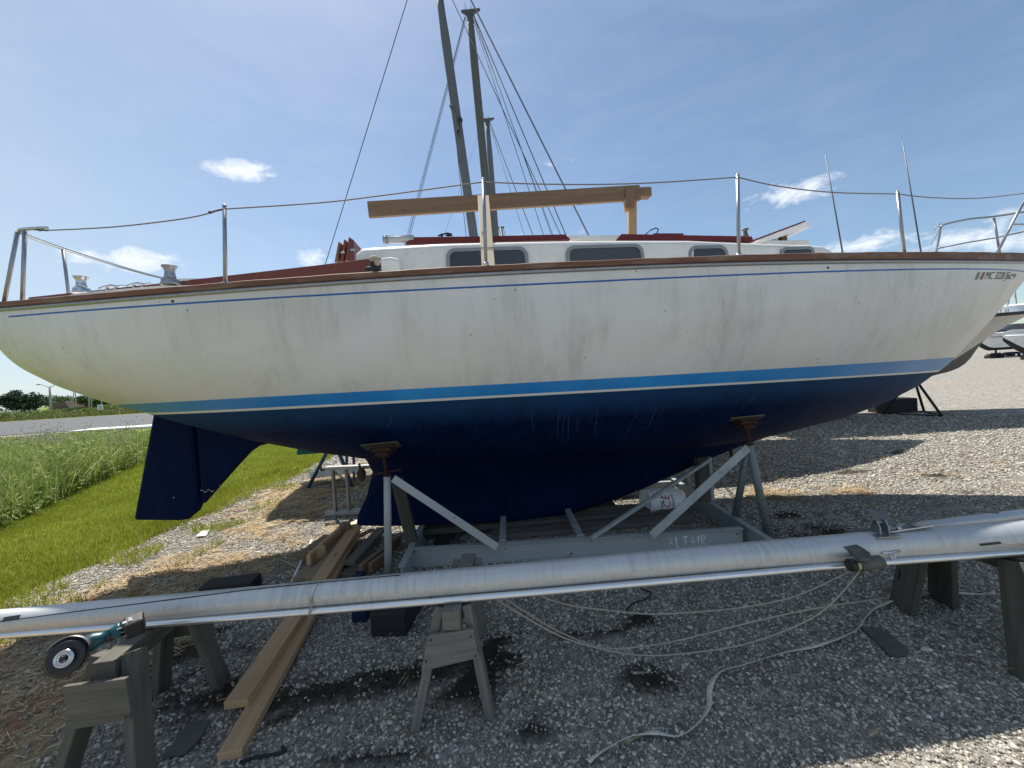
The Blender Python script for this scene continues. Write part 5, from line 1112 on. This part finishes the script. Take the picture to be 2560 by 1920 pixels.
def ground_mat():
    m, t, b = new_mat('gravel'); o = t.add('ShaderNodeNewGeometry').outputs['Position']
    at = lambda n: t.add('ShaderNodeAttribute', attribute_name=n).outputs['Fac']
    soil_, straw_ = at('soil'), at('straw')
    v1 = t.vor(t.scale(o, (1, 1, 0)), 38); v2 = t.vor(t.scale(o, (1, 1, 0)), 90)
    g1 = t.ramp(t.add('ShaderNodeSeparateColor').outputs[0] if False else t.math('FRACT', t.math('MULTIPLY', t.vmath('DOT_PRODUCT', v1.outputs['Color'], (1, 1, 1)), 1.7)), [(0, (.12, .112, .10)), (.35, (.31, .29, .25)), (.7, (.48, .455, .41)), (1, (.68, .65, .60))])
    g2 = t.ramp(t.math('FRACT', t.math('MULTIPLY', t.vmath('DOT_PRODUCT', v2.outputs['Color'], (1, 1, 1)), 1.7)), [(0, (.13, .12, .105)), (.5, (.36, .335, .29)), (1, (.62, .59, .54))])
    big = t.noise(o, .35, 4); big2 = t.noise(o, 2.2, 4)
    c = t.mix(t.step(big2, .4, .6), g1, g2)
    edge = t.step(v1.outputs['Distance'], .30, .62)
    c = t.mix(t.math('MULTIPLY', edge, .55), c, (.05, .047, .042))
    c = t.mix(t.math('MULTIPLY', t.step(big, .45, .7), .35), c, (.30, .28, .25))
    c = t.mix(t.math('MULTIPLY', at('gap_shade'), .45), c, (.22, .195, .155)); trk = t.noise(t.scale(o, (.12, 1.1, 1)), 1.0, 5, .65, .5); c = t.mix(t.math('MULTIPLY', t.step(trk, .5, .68), .5), c, (.22, .205, .18)); mid = t.noise(o, 6.5, 5, .75); c = t.mix(t.math('MULTIPLY', t.step(mid, .50, .60), .7), c, (.12, .108, .09)); m14 = t.noise(o, 17, 4, .7); c = t.mix(t.math('MULTIPLY', t.step(m14, .52, .6), .6), c, (.13, .118, .10)); c = t.mix(t.math('MULTIPLY', t.step(mid, .46, .34), .30), c, (.62, .605, .58))  # darker brown ground near the camera paints in shade between the stones
    st = t.noise(t.scale(o, (1, 1, 1)), 60, 4, .7, 2.0)
    sc_ = t.mix(st, (.16, .10, .055), (.52, .38, .21)); sc_ = t.mix(t.step(t.noise(o, 3.2, 4), .52, .62), sc_, (.30, .13, .06))
    c = t.mix(t.math('MULTIPLY', straw_, .8), c, sc_)
    so = t.mix(t.noise(o, 45, 4, .6), (.010, .009, .007), (.035, .030, .018))
    c = t.mix(t.math('MULTIPLY', soil_, .93), c, so)
    h = t.math('SUBTRACT', 1., v1.outputs['Distance']); h = t.math('ADD', h, t.math('MULTIPLY', st, .3))
    setb(t, b, c, .9, 0, h, .55, .012, .2)
    return m
M['gravel'] = ground_mat()
o = fast_mesh('gravel_ground', V.reshape(-1, 3), q, M['gravel'], True, dict(soil=soil, straw=straw, gap_shade=np.clip((9-YY)/4, 0, 1)*np.clip((12-np.abs(XX))/3, 0, 1))); o['kind'] = 'structure'
# stones
ico = []; ph = (1+5**.5)/2
for a in (-1, 1):
    for b in (-ph, ph): ico += [(0, a, b), (a, b, 0), (b, 0, a)]
ico = np.array(ico)/math.hypot(1, ph)
from itertools import combinations
def hull_faces(P_):
    f = []
    for c in combinations(range(len(P_)), 3):
        n = np.cross(P_[c[1]]-P_[c[0]], P_[c[2]]-P_[c[0]]); d = (P_-P_[c[0]])@n
        if (d < 1e-6).all(): f.append(c)
        elif (d > -1e-6).all(): f.append((c[0], c[2], c[1]))
    return np.array(f)
icf = hull_faces(ico)
def scatter(region, dens, smin, smax, seed, soilcut=.5):
    rng = np.random.default_rng(seed); out_v = []; out_f = []; k = 0
    (x0, x1), (y0, y1) = region; n = int((x1-x0)*(y1-y0)*dens); x = rng.uniform(x0, x1, n); y = rng.uniform(y0, y1, n)
    # inside the view wedge
    keep = (np.abs(x) < 1.45*y+.35) & (x > -4.34+.25*(vnoise(x, y, .9, 21, 3)-.5)*2)
    ix = np.clip(np.searchsorted(gx, x), 0, len(gx)-1); iy = np.clip(np.searchsorted(gy, y), 0, len(gy)-1)
    sl = soil[ix, iy]; sw = straw[ix, iy]; keep &= rng.random(n) > np.clip(sl*1.0, 0, .93); keep &= rng.random(n) > sw*.78
    # big clusters
    x, y = x[keep], y[keep]; n = len(x); s = smin+(smax-smin)*rng.random(n)**2.2
    gz = (vnoise(x, y, .8, 3, 4)-.5)*.022*np.clip((x+4.2), 0, 1)
    base = ico[None]*(1+rng.uniform(-.4, .34, (n, 12, 1))); sc = np.stack([rng.uniform(.7, 1.35, n), rng.uniform(.6, 1.1, n), rng.uniform(.45, .8, n)], -1); v = base*sc[:, None]
    # random rotation
    a = rng.uniform(0, 2*math.pi, n); tl = rng.uniform(-.5, .5, n); ca, sa = np.cos(a), np.sin(a); ct, st = np.cos(tl), np.sin(tl)
    v = np.stack([v[..., 0], v[..., 1]*ct[:, None]-v[..., 2]*st[:, None], v[..., 1]*st[:, None]+v[..., 2]*ct[:, None]], -1)
    v = np.stack([v[..., 0]*ca[:, None]-v[..., 1]*sa[:, None], v[..., 0]*sa[:, None]+v[..., 1]*ca[:, None], v[..., 2]], -1)*s[:, None, None]
    v += np.stack([x, y, gz+s*.28], -1)[:, None]
    f = icf[None]+np.arange(n)[:, None, None]*12
    return v.reshape(-1, 3), f.reshape(-1, 3)
def stone_mat():
    m, t, b = new_mat('gravel_stone'); g = t.add('ShaderNodeNewGeometry'); r = g.outputs['Random Per Island']; o = g.outputs['Position']
    c = t.ramp(r, [(0, (.14, .122, .10)), (.2, (.25, .225, .18)), (.45, (.40, .365, .30)), (.75, (.56, .52, .44)), (.92, (.72, .68, .60)), (1, (.88, .85, .79))])
    c = t.mix(t.math('MULTIPLY', t.noise(o, 150, 3), .5), c, (.15, .14, .12)); c = t.mix(t.math('MULTIPLY', t.step(t.noise(o, 1.3, 4), .5, .7), .22), c, (.16, .14, .11))
    setb(t, b, c, .85, 0, t.noise(o, 260, 3), .3, .002, .25); return m
M['stone'] = stone_mat()
parts = [scatter(((-3.6, 3.7), (1.3, 2.7)), 6500, .0038, .0115, 1), scatter(((-4.4, 5.8), (2.7, 4.6)), 3800, .005, .0135, 2), scatter(((-4.4, 9.5), (4.6, 7.2)), 1100, .008, .021, 3), scatter(((-4.4, 11.5), (7.2, 10.)), 320, .012, .026, 4), scatter(((-3, 3.4), (1.3, 3.2)), 22, .013, .022, 9)]
vo = 0; vs, fs = [], []
for v, f in parts: vs.append(v); fs.append(f+vo); vo += len(v)
o = fast_mesh('gravel_stones', np.concatenate(vs), np.concatenate(fs), M['stone']); o['kind'] = 'stuff'; tag(o, 'loose grey limestone gravel over the yard', 'gravel')
# lawn sheet
def leaf_mat(name, stops, rough=.7, trans=.25):
    m, t, b = new_mat(name); g = t.add('ShaderNodeNewGeometry'); r = g.outputs['Random Per Island']; o = g.outputs['Position']
    c = t.ramp(r, stops); big = t.noise(o, 1.3, 5, .6); c = t.mix(t.math('MULTIPLY', t.step(big, .45, .65), .5), c, tuple(x*.55 for x in stops[1][1]))
    setb(t, b, c, rough, 0); b.inputs['Specular IOR Level'].default_value = .2
    tr = t.add('ShaderNodeBsdfTranslucent'); t.link(c, tr.inputs[0]); mx = t.add('ShaderNodeMixShader'); mx.inputs[0].default_value = trans
    t.link(b.outputs[0], mx.inputs[1]); t.link(tr.outputs[0], mx.inputs[2]); t.link(mx.outputs[0], t.n['Material Output'].inputs[0]); return m
def lawn_mat():
    m, t, b = new_mat('lawn'); o = t.add('ShaderNodeNewGeometry').outputs['Position']
    n = t.noise(o, 70, 4, .7); n2 = t.noise(t.scale(o, (1, .4, 1)), .9, 4); c = t.mix(n, (.05, .10, .012), (.20, .26, .03)); c = t.mix(t.math('MULTIPLY', t.step(n2, .45, .65), .5), c, (.28, .27, .05)); setb(t, b, c, .9, 0, n, .5, .03, .1); return m
M['lawn'] = lawn_mat()
yy = np.concatenate([np.arange(-1, 14, .15), np.arange(14, 21.2, .6)]); ed = -4.32+.25*(vnoise(np.full_like(yy, -4.3), yy, .9, 21, 3)-.5)*2
V_ = np.stack([np.stack([np.full_like(yy, x if x < -5 else 0), yy, np.full_like(yy, .018)], -1) for x in (-400, -60, -20, -10, -6, 0)], 0); V_[-1, :, 0] = ed; V_[-1, :, 2] = .004
m = MB(); m.grid(V_, smooth=False, flip=True); m.build('lawn', M['lawn'])['kind'] = 'structure'
# road, kerb strip, far verge
def sheet(name, x0, x1, y0, y1, z, mat, kind='structure'):
    m = MB(); m.v = [A_((x0, y0, z)), A_((x1, y0, z)), A_((x1, y1, z)), A_((x0, y1, z))]; m.face((0, 1, 2, 3)); o = m.build(name, mat); o['kind'] = kind; return o
def asphalt():
    m, t, b = new_mat('asphalt'); o = t.add('ShaderNodeNewGeometry').outputs['Position']; n = t.noise(o, 9, 5, .7); n2 = t.noise(t.scale(o, (.15, 1, 1)), 1.2, 4)
    c = t.mix(n, (.055, .055, .06), (.09, .09, .095)); c = t.mix(t.math('MULTIPLY', t.step(n2, .5, .6), .3), c, (.04, .04, .042)); setb(t, b, c, .85, 0, n, .2, .01); return m
M['asphalt'] = asphalt(); M['concrete'] = plain('pale_concrete', (.62, .61, .58), .85, 0, .08, .8)
sheet('road', -500, -3, 22.4, 44, .026, M['asphalt'])
sheet('verge', -700, -3, 44, 400, .024, M['lawn'])
m = MB(); m.board((-24.5, 21.7, .06), (-3, 21.7, .06), 1.35, .12); o = m.build('kerb_strip', M['concrete']); o['kind'] = 'structure'
# grass blades on the lawn
def blades(n, region, hmin, hmax, w, seed, inside, lean=.4, cap=None):
    rng = np.random.default_rng(seed); (x0, x1), (y0, y1) = region; x = rng.uniform(x0, x1, n); y = rng.uniform(y0, y1, n); k = inside(x, y); x, y = x[k], y[k]; n = len(x)
    h = rng.uniform(hmin, hmax, n)*(cap(y) if cap else 1); a = rng.uniform(0, 2*math.pi, n); le = rng.uniform(0, lean, n)*h; la = rng.uniform(0, 2*math.pi, n)
    ww = w*(1+.03*0*y)*rng.uniform(.6, 1.3, n); dx, dy = np.cos(a)*ww, np.sin(a)*ww; lx, ly = np.cos(la)*le, np.sin(la)*le
    p = np.stack([np.stack([x-dx, y-dy, 0*x+.005], -1), np.stack([x+dx, y+dy, 0*x+.005], -1), np.stack([x+dx*.7+lx*.35, y+dy*.7+ly*.35, h*.55], -1), np.stack([x-dx*.7+lx*.35, y-dy*.7+ly*.35, h*.55], -1), np.stack([x+lx, y+ly, h], -1)], 1)
    f = np.array([[0, 1, 2], [0, 2, 3], [3, 2, 4]])[None]+np.arange(n)[:, None, None]*5
    return p.reshape(-1, 3), f.reshape(-1, 3)
def merge(lst):
    vo = 0; vs, fs = [], []
    for v, f in lst: vs.append(v); fs.append(f+vo); vo += len(v)
    return np.concatenate(vs), np.concatenate(fs)
wx = lambda y: np.interp(y, [3, 5.4, 7.5, 11.2, 16, 22], [-5.9, -7.0, -8.2, -10.3, -13., -16.])
inl = lambda x, y: (x < -4.30+.25*(vnoise(x, y, .9, 21, 3)-.5)*2) & (x > wx(y)-.3) & (np.abs(x) < 1.42*y+.5)
M['blade'] = leaf_mat('grass_blade', [(0, (.17, .22, .02)), (.4, (.32, .37, .035)), (.75, (.47, .49, .08)), (.93, (.42, .40, .09)), (1, (.60, .55, .25))])
v, f = merge([blades(120000, ((-7.5, -4), (2.6, 6.5)), .025, .075, .0028, 31, inl), blades(110000, ((-11, -4), (6.5, 12)), .03, .085, .0045, 32, inl), blades(30000, ((-17, -4), (12, 20.5)), .04, .1, .012, 33, inl), blades(26000, ((-4.8, -3.2), (2.3, 8)), .03, .12, .003, 36, lambda x, y: vnoise(x, y, .35, 44, 3) > .42+.26*np.clip((x+4.3)/1., 0, 1)**.6, .8)])
o = fast_mesh('grass', v, f, M['blade']); o['kind'] = 'stuff'; tag(o, 'short bright green lawn grass', 'grass')
# tall weeds beyond the mown strip
rng = np.random.default_rng(77)
inw = lambda x, y: (x < wx(y)+.25*(vnoise(x, y, .7, 51, 2)-.5)) & (np.abs(x) < 1.5*y+1.5)
hcap = lambda y: np.clip(1.50-.074*y, .12, .86)*np.clip(.35+(y-4)/4, .35, 1)
tall = [blades(45000, ((-12, -5.5), (4, 8)), .25, 1.15, .005, 41, inw, .9, hcap), blades(50000, ((-22, -6.5), (7, 14)), .3, 1.15, .007, 42, inw, .8, hcap), blades(9000, ((-32, -10), (13, 21)), .3, 1., .014, 45, inw, .8, hcap)]
# leafy weeds : clusters of quads
def leaves(n, region, seed, inside, hmax, size):
    rng = np.random.default_rng(seed); (x0, x1), (y0, y1) = region; nc = n//60; cx, cy = rng.uniform(x0, x1, nc), rng.uniform(y0, y1, nc); k = inside(cx, cy); cx, cy = cx[k], cy[k]; nc = len(cx)
    H_ = rng.uniform(.45, 1.05, nc)*hcap(cy)*(.55+.85*vnoise(cx, cy, 1.2, 91, 2)); R_ = rng.uniform(.12, .3, nc); i = np.repeat(np.arange(nc), 60); n = len(i)
    u = rng.normal(size=(n, 3)); u /= np.linalg.norm(u, axis=1)[:, None]; rr = rng.random(n)**.4
    p = np.stack([cx[i]+u[:, 0]*R_[i]*rr, cy[i]+u[:, 1]*R_[i]*rr, np.clip(H_[i]*(.5+.5*u[:, 2]*rr), .03, 2)], -1)
    d = rng.normal(size=(n, 3)); d[:, 2] *= .5; d /= np.linalg.norm(d, axis=1)[:, None]; s2 = np.cross(d, rng.normal(size=(n, 3))); s2 /= np.linalg.norm(s2, axis=1)[:, None]; sz = size*rng.uniform(.5, 1.4, n)[:, None]
    q = np.stack([p-d*sz, p+s2*sz*.4, p+d*sz, p-s2*sz*.4], 1); f = np.array([[0, 1, 2], [0, 2, 3]])[None]+np.arange(n)[:, None, None]*4
    return q.reshape(-1, 3), f.reshape(-1, 3)
tall += [leaves(90000, ((-14, -6), (4, 9)), 61, inw, .6, .03), leaves(90000, ((-24, -8), (8, 15)), 62, inw, .95, .04), leaves(30000, ((-32, -12), (14, 21)), 63, inw, .9, .06)]
M['weed'] = leaf_mat('weed_leaf', [(0, (.07, .12, .02)), (.3, (.18, .26, .05)), (.65, (.34, .41, .11)), (.9, (.50, .52, .22)), (1, (.62, .62, .42))], .6, .4)
v, f = merge(tall); o = fast_mesh('weeds', v, f, M['weed']); o['kind'] = 'stuff'; tag(o, 'tall leafy green weeds beyond the mown grass', 'weeds')
# dead thistle stalks
m = MB(); rs = random.Random(5)
for i in range(60):
    px = rs.choice([rs.uniform(0, 200), rs.uniform(0, 330)]); y = rs.uniform(8.5, 11.5); q = P(px, 1080, y); x = q[0]; h = rs.uniform(.7, 1.12); b0 = A_((x, y, .0)); tp_ = b0+A_((rs.uniform(-.15, .15), rs.uniform(-.1, .1), h)); m.tube([b0, (b0+tp_)/2+A_((rs.uniform(-.03, .03), 0, 0)), tp_], [.005, .004, .002], 4)
    for k in range(rs.randint(4, 9)):
        a = b0+(tp_-b0)*rs.uniform(.45, .98); e2 = a+A_((rs.uniform(-.22, .22), rs.uniform(-.15, .15), rs.uniform(.05, .22))); m.tube([a, (a+e2)/2+A_((0, 0, -.02)), e2], [.004, .003, .002], 3)
        m.ball(e2, .014, 4, 3)
o = m.build('dead_stalks', plain('dry_stalk', (.42, .38, .31), .9, 0, .2, 20)); o['kind'] = 'stuff'; tag(o, 'dry grey branching weed stalks standing above the green weeds', 'dead weeds')
# straw litter
rng = np.random.default_rng(90); n = 130000; x = rng.uniform(-4.6, 6, n); y = rng.uniform(1.2, 8, n); ix = np.clip(np.searchsorted(gx, x), 0, len(gx)-1); iy = np.clip(np.searchsorted(gy, y), 0, len(gy)-1)
k = (rng.random(n) < straw[ix, iy]*1.0+.012) & (np.abs(x) < 1.45*y+.3); x, y = x[k], y[k]; n = len(x); a = rng.normal(.5, .9, n); L_ = rng.uniform(.012, .05, n)*np.clip(y/2.6, .8, 2.2); w = .0011+.0003*y; dx, dy = np.cos(a)*L_, np.sin(a)*L_; px_, py_ = -np.sin(a)*w, np.cos(a)*w; z = rng.uniform(.012, .03, n); z2 = z+rng.uniform(-.012, .016, n)
p = np.stack([np.stack([x-dx-px_, y-dy-py_, z], -1), np.stack([x-dx+px_, y-dy+py_, z+.001], -1), np.stack([x+dx+px_, y+dy+py_, z2+.001], -1), np.stack([x+dx-px_, y+dy-py_, z2], -1)], 1)
f = np.array([[0, 1, 2], [0, 2, 3]])[None]+np.arange(n)[:, None, None]*4
M['straw'] = leaf_mat('straw', [(0, (.12, .07, .035)), (.3, (.30, .20, .10)), (.7, (.52, .41, .24)), (1, (.68, .58, .40))], .8, .05)
o = fast_mesh('straw_litter', p.reshape(-1, 3), f.reshape(-1, 3), M['straw']); o['kind'] = 'stuff'; tag(o, 'dry straw and cut grass scattered over the gravel', 'straw')
# moss and dry weed clumps on the gravel
rng = np.random.default_rng(91); n = 26000; x = rng.uniform(-2.6, 3.3, n); y = rng.uniform(1.4, 3.6, n); ix = np.clip(np.searchsorted(gx, x), 0, len(gx)-1); iy = np.clip(np.searchsorted(gy, y), 0, len(gy)-1); k = rng.random(n) < soil[ix, iy]*.9
x, y = x[k], y[k]; xs2, ys2 = x, y
def tuft(x, y, h, w, seed):
    rng = np.random.default_rng(seed); n = len(x); a = rng.uniform(0, 6.28, n); la = rng.uniform(0, 6.28, n); hh = rng.uniform(.3, 1, n)*h; le = rng.uniform(.5, 1.6, n)*hh
    dx, dy = np.cos(a)*w, np.sin(a)*w
    p = np.stack([np.stack([x-dx, y-dy, 0*x+.004], -1), np.stack([x+dx, y+dy, 0*x+.004], -1), np.stack([x+np.cos(la)*le, y+np.sin(la)*le, hh+.006], -1)], 1)
    return p.reshape(-1, 3), np.arange(3*n).reshape(-1, 3)
v, f = tuft(x, y, .02, .0035, 5); M['moss'] = leaf_mat('dark_moss', [(0, (.010, .010, .007)), (.5, (.022, .022, .012)), (.9, (.05, .045, .022)), (1, (.14, .11, .06))], .9, .1)
o = fast_mesh('moss', v, f, M['moss']); o['kind'] = 'stuff'; tag(o, 'dark moss and dead weeds between the stones', 'moss')
# ------------------------------------------------------------------ background, left
def tree(px, pyb, pyt, Y, w, label, cat='tree', stops=None, seed=0, n=4500, group='trees across the road', flat=.8, name='tree', lsize=.22, zbase=0.):
    base = P(px, pyb, Y); top_ = P(px, pyt, Y); Ht = top_[2]-zbase; x = base[0]; o = empty(name, (x, Y, zbase), label, cat, group); rng = np.random.default_rng(seed)
    m = MB(); tk = max(.08, Ht*.035); m.tube([(x, Y, zbase-.1), (x+.1*tk, Y, zbase+Ht*.25), (x-.2*tk, Y, zbase+Ht*.55)], [tk, tk*.8, tk*.5], 8)
    for i in range(7):
        a = rng.uniform(0, 6.28); h = Ht*rng.uniform(.2, .5); m.tube([(x, Y, zbase+h), (x+math.cos(a)*w*.18, Y+math.sin(a)*w*.18, zbase+h+Ht*.12), (x+math.cos(a)*w*.36, Y+math.sin(a)*w*.36, zbase+h+Ht*.2)], [tk*.4, tk*.25, tk*.1], 5)
    m.build('trunk', M['bark'], o)
    nc = 42; c = rng.normal(size=(nc, 3)); c /= np.linalg.norm(c, axis=1)[:, None]; c *= (rng.random(nc)**.45)[:, None]
    cz0 = zbase+Ht*.58; c = c*np.array([w*.42, w*.42, Ht*.36*flat/.8])+np.array([x, Y, cz0]); R_ = rng.uniform(.09, .17, nc)*w
    i = rng.integers(0, nc, n); u = rng.normal(size=(n, 3)); u /= np.linalg.norm(u, axis=1)[:, None]; p = c[i]+u*(R_[i]*rng.random(n)**.35)[:, None]*np.array([1, 1, .62])
    p[:, 2] = np.maximum(p[:, 2], zbase+.1)
    d = rng.normal(size=(n, 3)); d /= np.linalg.norm(d, axis=1)[:, None]; s2 = np.cross(d, rng.normal(size=(n, 3))); s2 /= np.linalg.norm(s2, axis=1)[:, None]; sz = (lsize*rng.uniform(.5, 1.3, n))[:, None]
    q = np.stack([p-d*sz, p+s2*sz*.6, p+d*sz, p-s2*sz*.6], 1).reshape(-1, 3)-np.array([x, Y, zbase]); f = (np.array([[0, 1, 2], [0, 2, 3]])[None]+np.arange(n)[:, None, None]*4).reshape(-1, 3)
    lf = fast_mesh('crown', q, f, stops); lf.parent = o; return o
M['bark'] = plain('bark', (.10, .08, .06), .9, 0, .2, 4)
M['dark_leaf'] = leaf_mat('dark_leaf', [(0, (.015, .035, .02)), (.5, (.035, .065, .035)), (.9, (.06, .10, .05)), (1, (.09, .14, .07))], .6, .15)
M['mid_leaf'] = leaf_mat('mid_leaf', [(0, (.05, .09, .035)), (.5, (.09, .14, .05)), (.9, (.15, .21, .08)), (1, (.22, .28, .12))], .6, .2)
M['bush_leaf'] = leaf_mat('bush_leaf', [(0, (.08, .13, .03)), (.5, (.15, .21, .05)), (.9, (.25, .32, .09)), (1, (.55, .58, .40))], .6, .25)
tree(62, 1037, 976, 78, 8.6, 'big dark round evergreen tree at the far left beyond the road', stops=M['dark_leaf'], seed=1, n=7000, lsize=.2)
tree(152, 1035, 989, 120, 9.5, 'hazy green tree behind the brown house', stops=M['mid_leaf'], seed=2)
tree(232, 1030, 982, 100, 6.5, 'green tree left of the white roofed house', stops=M['mid_leaf'], seed=3)
tree(275, 1028, 992, 105, 8, 'darker green tree rising behind the white roofed house', stops=M['dark_leaf'], seed=4)
for i, (px, pb, pt_, Y, w, l) in enumerate(((208, 1043, 1024, 52, 2.6, 'rounded bush left of the white road sign'), (184, 1040, 1020, 60, 2.6, 'dark bush in front of the brown house'), (283, 1033, 1012, 56, 4.5, 'leafy bush with pale flowers right of the road sign'), (335, 1036, 1016, 50, 3., 'bright green bush nearest the rudder'), (312, 1040, 1026, 50, 2.4, 'small dark bush between the flowered bush and the bright one'), (25, 1050, 1034, 48, 3.2, 'dry leafy bush at the far left edge of the verge'), (75, 1050, 1032, 48, 3.4, 'yellow green bush below the dark evergreen'), (112, 1046, 1030, 50, 3., 'olive bush right of the yellow green bush'))):
    tree(px, pb, pt_, Y, w, l, 'bush', M['bush_leaf'] if i not in (1, 4) else M['mid_leaf'], 20+i, 1500, 'bushes along the far verge', .9, 'bush', .12)
# rough grass on the far verge
inv = lambda x, y: np.abs(x) < 1.5*y+3
v, f = merge([blades(26000, ((-75, -30), (44.5, 60)), .25, .75, .03, 71, inv, .5), blades(12000, ((-110, -40), (60, 85)), .3, .9, .06, 72, inv, .5)])
M['verge_grass'] = leaf_mat('verge_grass', [(0, (.10, .13, .03)), (.4, (.19, .21, .06)), (.75, (.32, .30, .13)), (1, (.45, .36, .22))], .8, .2)
o = fast_mesh('verge_grass', v, f, M['verge_grass']); o['kind'] = 'stuff'; tag(o, 'rough dry grass along the far side of the road', 'grass')
def house(px0, px1, pyb, pye, pyr, Y, wall, roof, label, porch=True):
    a, b = P(px0, pyb, Y), P(px1, pyb, Y); ze = P((px0+px1)/2, pye, Y)[2]; zr = P((px0+px1)/2, pyr, Y)[2]; x0, x1 = a[0], b[0]; D = 7.; o = empty('house', ((x0+x1)/2, Y, 0), label, 'house', 'houses across the road')
    m = MB(); m.board((x0, Y+D/2, ze/2), (x1, Y+D/2, ze/2), D, ze); m.build('wall', wall, o)
    m = MB(); xm = x0+(x1-x0)*.32; m.prism([(x0-.5, Y-.6, ze), (xm, Y-.6, zr), (x1-(x1-x0)*.1, Y-.6, zr), (x1+.5, Y-.6, ze)], (0, D+1, 0)); m.build('roof', roof, o)
    for k in (.12, .3, .55, .8):
        x = x0+(x1-x0)*k; m = MB(); m.board((x-.35, Y-.04, ze*.55), (x+.35, Y-.04, ze*.55), .06, 1.); w_ = m.build('window', M['white_plastic'], o); m = MB(); m.board((x-.28, Y-.09, ze*.55), (x+.28, Y-.09, ze*.55), .05, .85); m.build('pane', M['glass'], w_)
    if porch:
        for k in (.25, .6, .95): x = x0+(x1-x0)*k; m = MB(); m.board((x, Y-1.2, 0), (x, Y-1.2, ze), .14, .14, up=(0, 1, 0)); m.build('porch_post', M['white_plastic'], o)
        m = MB(); m.board((x0, Y-.7, ze+.05), (x1, Y-.7, ze+.05), 1.3, .1); m.build('porch_roof', roof, o)
    return o
M['brown_wall'] = plain('brown_siding', (.09, .065, .055), .8); M['brown_roof'] = plain('brown_shingle', (.15, .11, .10), .9); M['grey_roof'] = plain('grey_shingle', (.32, .31, .29), .9); M['white_wall'] = plain('white_siding', (.65, .65, .63), .8)
house(131, 176, 1031, 1021, 1004, 98, M['brown_wall'], M['brown_roof'], 'dark brown house with white porch posts beyond the road')
house(272, 342, 1026, 1015, 1003, 92, M['white_wall'], M['grey_roof'], 'low white house with a grey roof beyond the flowered bush', False)
# street lamp
def pole(px, pyb, pyt, Y, r, label, cat, name, mat, tilt=0):
    b = P(px, pyb, Y); t2 = P(px-(pyb-pyt)*.0626+tilt, pyt, Y); o = empty(name, (b[0], Y, 0), label, cat); b[2] = 0; m = MB(); m.tube([b, t2], [r, r*.65], 8); m.build('pole', mat, o); return o, t2
M['wood_pole'] = plain('pole_grey', (.40, .39, .36), .8)
o, t2 = pole(128, 1030, 966, 55, .17, 'tall street lamp with two arms beyond the road', 'street lamp', 'street_lamp', M['wood_pole'])
for s in (-1, 1):
    m = MB(); m.tube(smooth([t2+(0, 0, -.25), t2+(s*.6, 0, .1), t2+(s*1.3, 0, .35)], 4), .04, 6); am = m.build('arm', M['galv'], o); m = MB(); m.ball(t2+(s*1.55, 0, .36), (.32, .14, .08), 8, 6); m.build('lamp_head', M['galv'], am)
for px, pt_, Y, r, l in ((191, 968, 90, .12, 'left one of two slim white masts beyond the brown house'), (224, 984, 85, .14, 'left one of a pair of pale poles behind the road sign'), (230, 986, 86, .12, 'right one of a pair of pale poles behind the road sign'), (255, 990, 90, .12, 'single pale pole left of the white roofed house')):
    o, t2 = pole(px, 1030, pt_, Y, r, l, 'pole', 'utility_pole', M['wood_pole'])
    m = MB(); m.board(t2+(-.5, 0, -.6), t2+(.5, 0, -.6), .1, .12); m.build('crossbar', M['wood_pole'], o)
o, t2 = pole(181, 1028, 970, 95, .12, 'leaning slim mast beyond the brown house', 'pole', 'utility_pole', M['wood_pole'], 8)
m = MB(); m.board(t2+(-.4, 0, -.6), t2+(.4, 0, -.6), .1, .12); m.build('crossbar', M['wood_pole'], o)
# road sign
q = P(252, 1018, 47); o = empty('road_sign', (q[0], 47, 0), 'white rectangular road sign on a post at the far side of the road', 'road sign'); m = MB(); m.tube([(q[0], 47, 0), (q[0], 47, q[2])], .05, 8); m.build('post', M['galv_dark'], o); m = MB(); m.board(q+(-.36, -.06, 0), q+(.36, -.06, 0), .03, .62); m.build('panel', M['white_plastic'], o, bevel=.01)
m = MB()
for k in (.15, .0, -.15): m.board(q+(-.25, -.082, k), q+(.25, -.082, k), .004, .06)
m.build('lines', M['grey_ink'], o)
# parked vehicles, small
def van(px, pyb, Y, L, h, label, cat, name):
    q = P(px, pyb, Y); x = q[0]; o = empty(name, (x, Y, 0), label, cat); m = MB(); m.prism([(x-L/2, Y-.9, .35), (x-L/2, Y-.9, h*.95), (x-L*.4, Y-.9, h), (x+L*.18, Y-.9, h), (x+L*.30, Y-.9, h*.62), (x+L*.5, Y-.9, h*.55), (x+L/2, Y-.9, .35)], (0, 1.8, 0)); m.build('body', M['boat_white'], o, bevel=.06)
    m = MB(); m.prism([(x-L*.38, Y-.93, h*.62), (x-L*.38, Y-.93, h*.9), (x+L*.16, Y-.93, h*.9), (x+L*.26, Y-.93, h*.62)], (0, .04, 0)); m.build('window', M['glass'], o)
    for k in (-.32, .32): m = MB(); m.lathe((x+k*L, Y-.95, .35), (0, 1, 0), [(0, .1), (0, .35), (.2, .35)], 14); m.build('wheel', M['black'], o)
van(55, 1034, 100, 3.0, 2.4, 'white van parked in front of the dark evergreen', 'van', 'parked_van')
van(12, 1038, 90, 4.0, 1.7, 'pale car parked at the far left edge beyond the road', 'car', 'parked_car')
van(78, 1032, 100, 2.6, 1.5, 'white car parked right of the white van', 'car', 'parked_car')
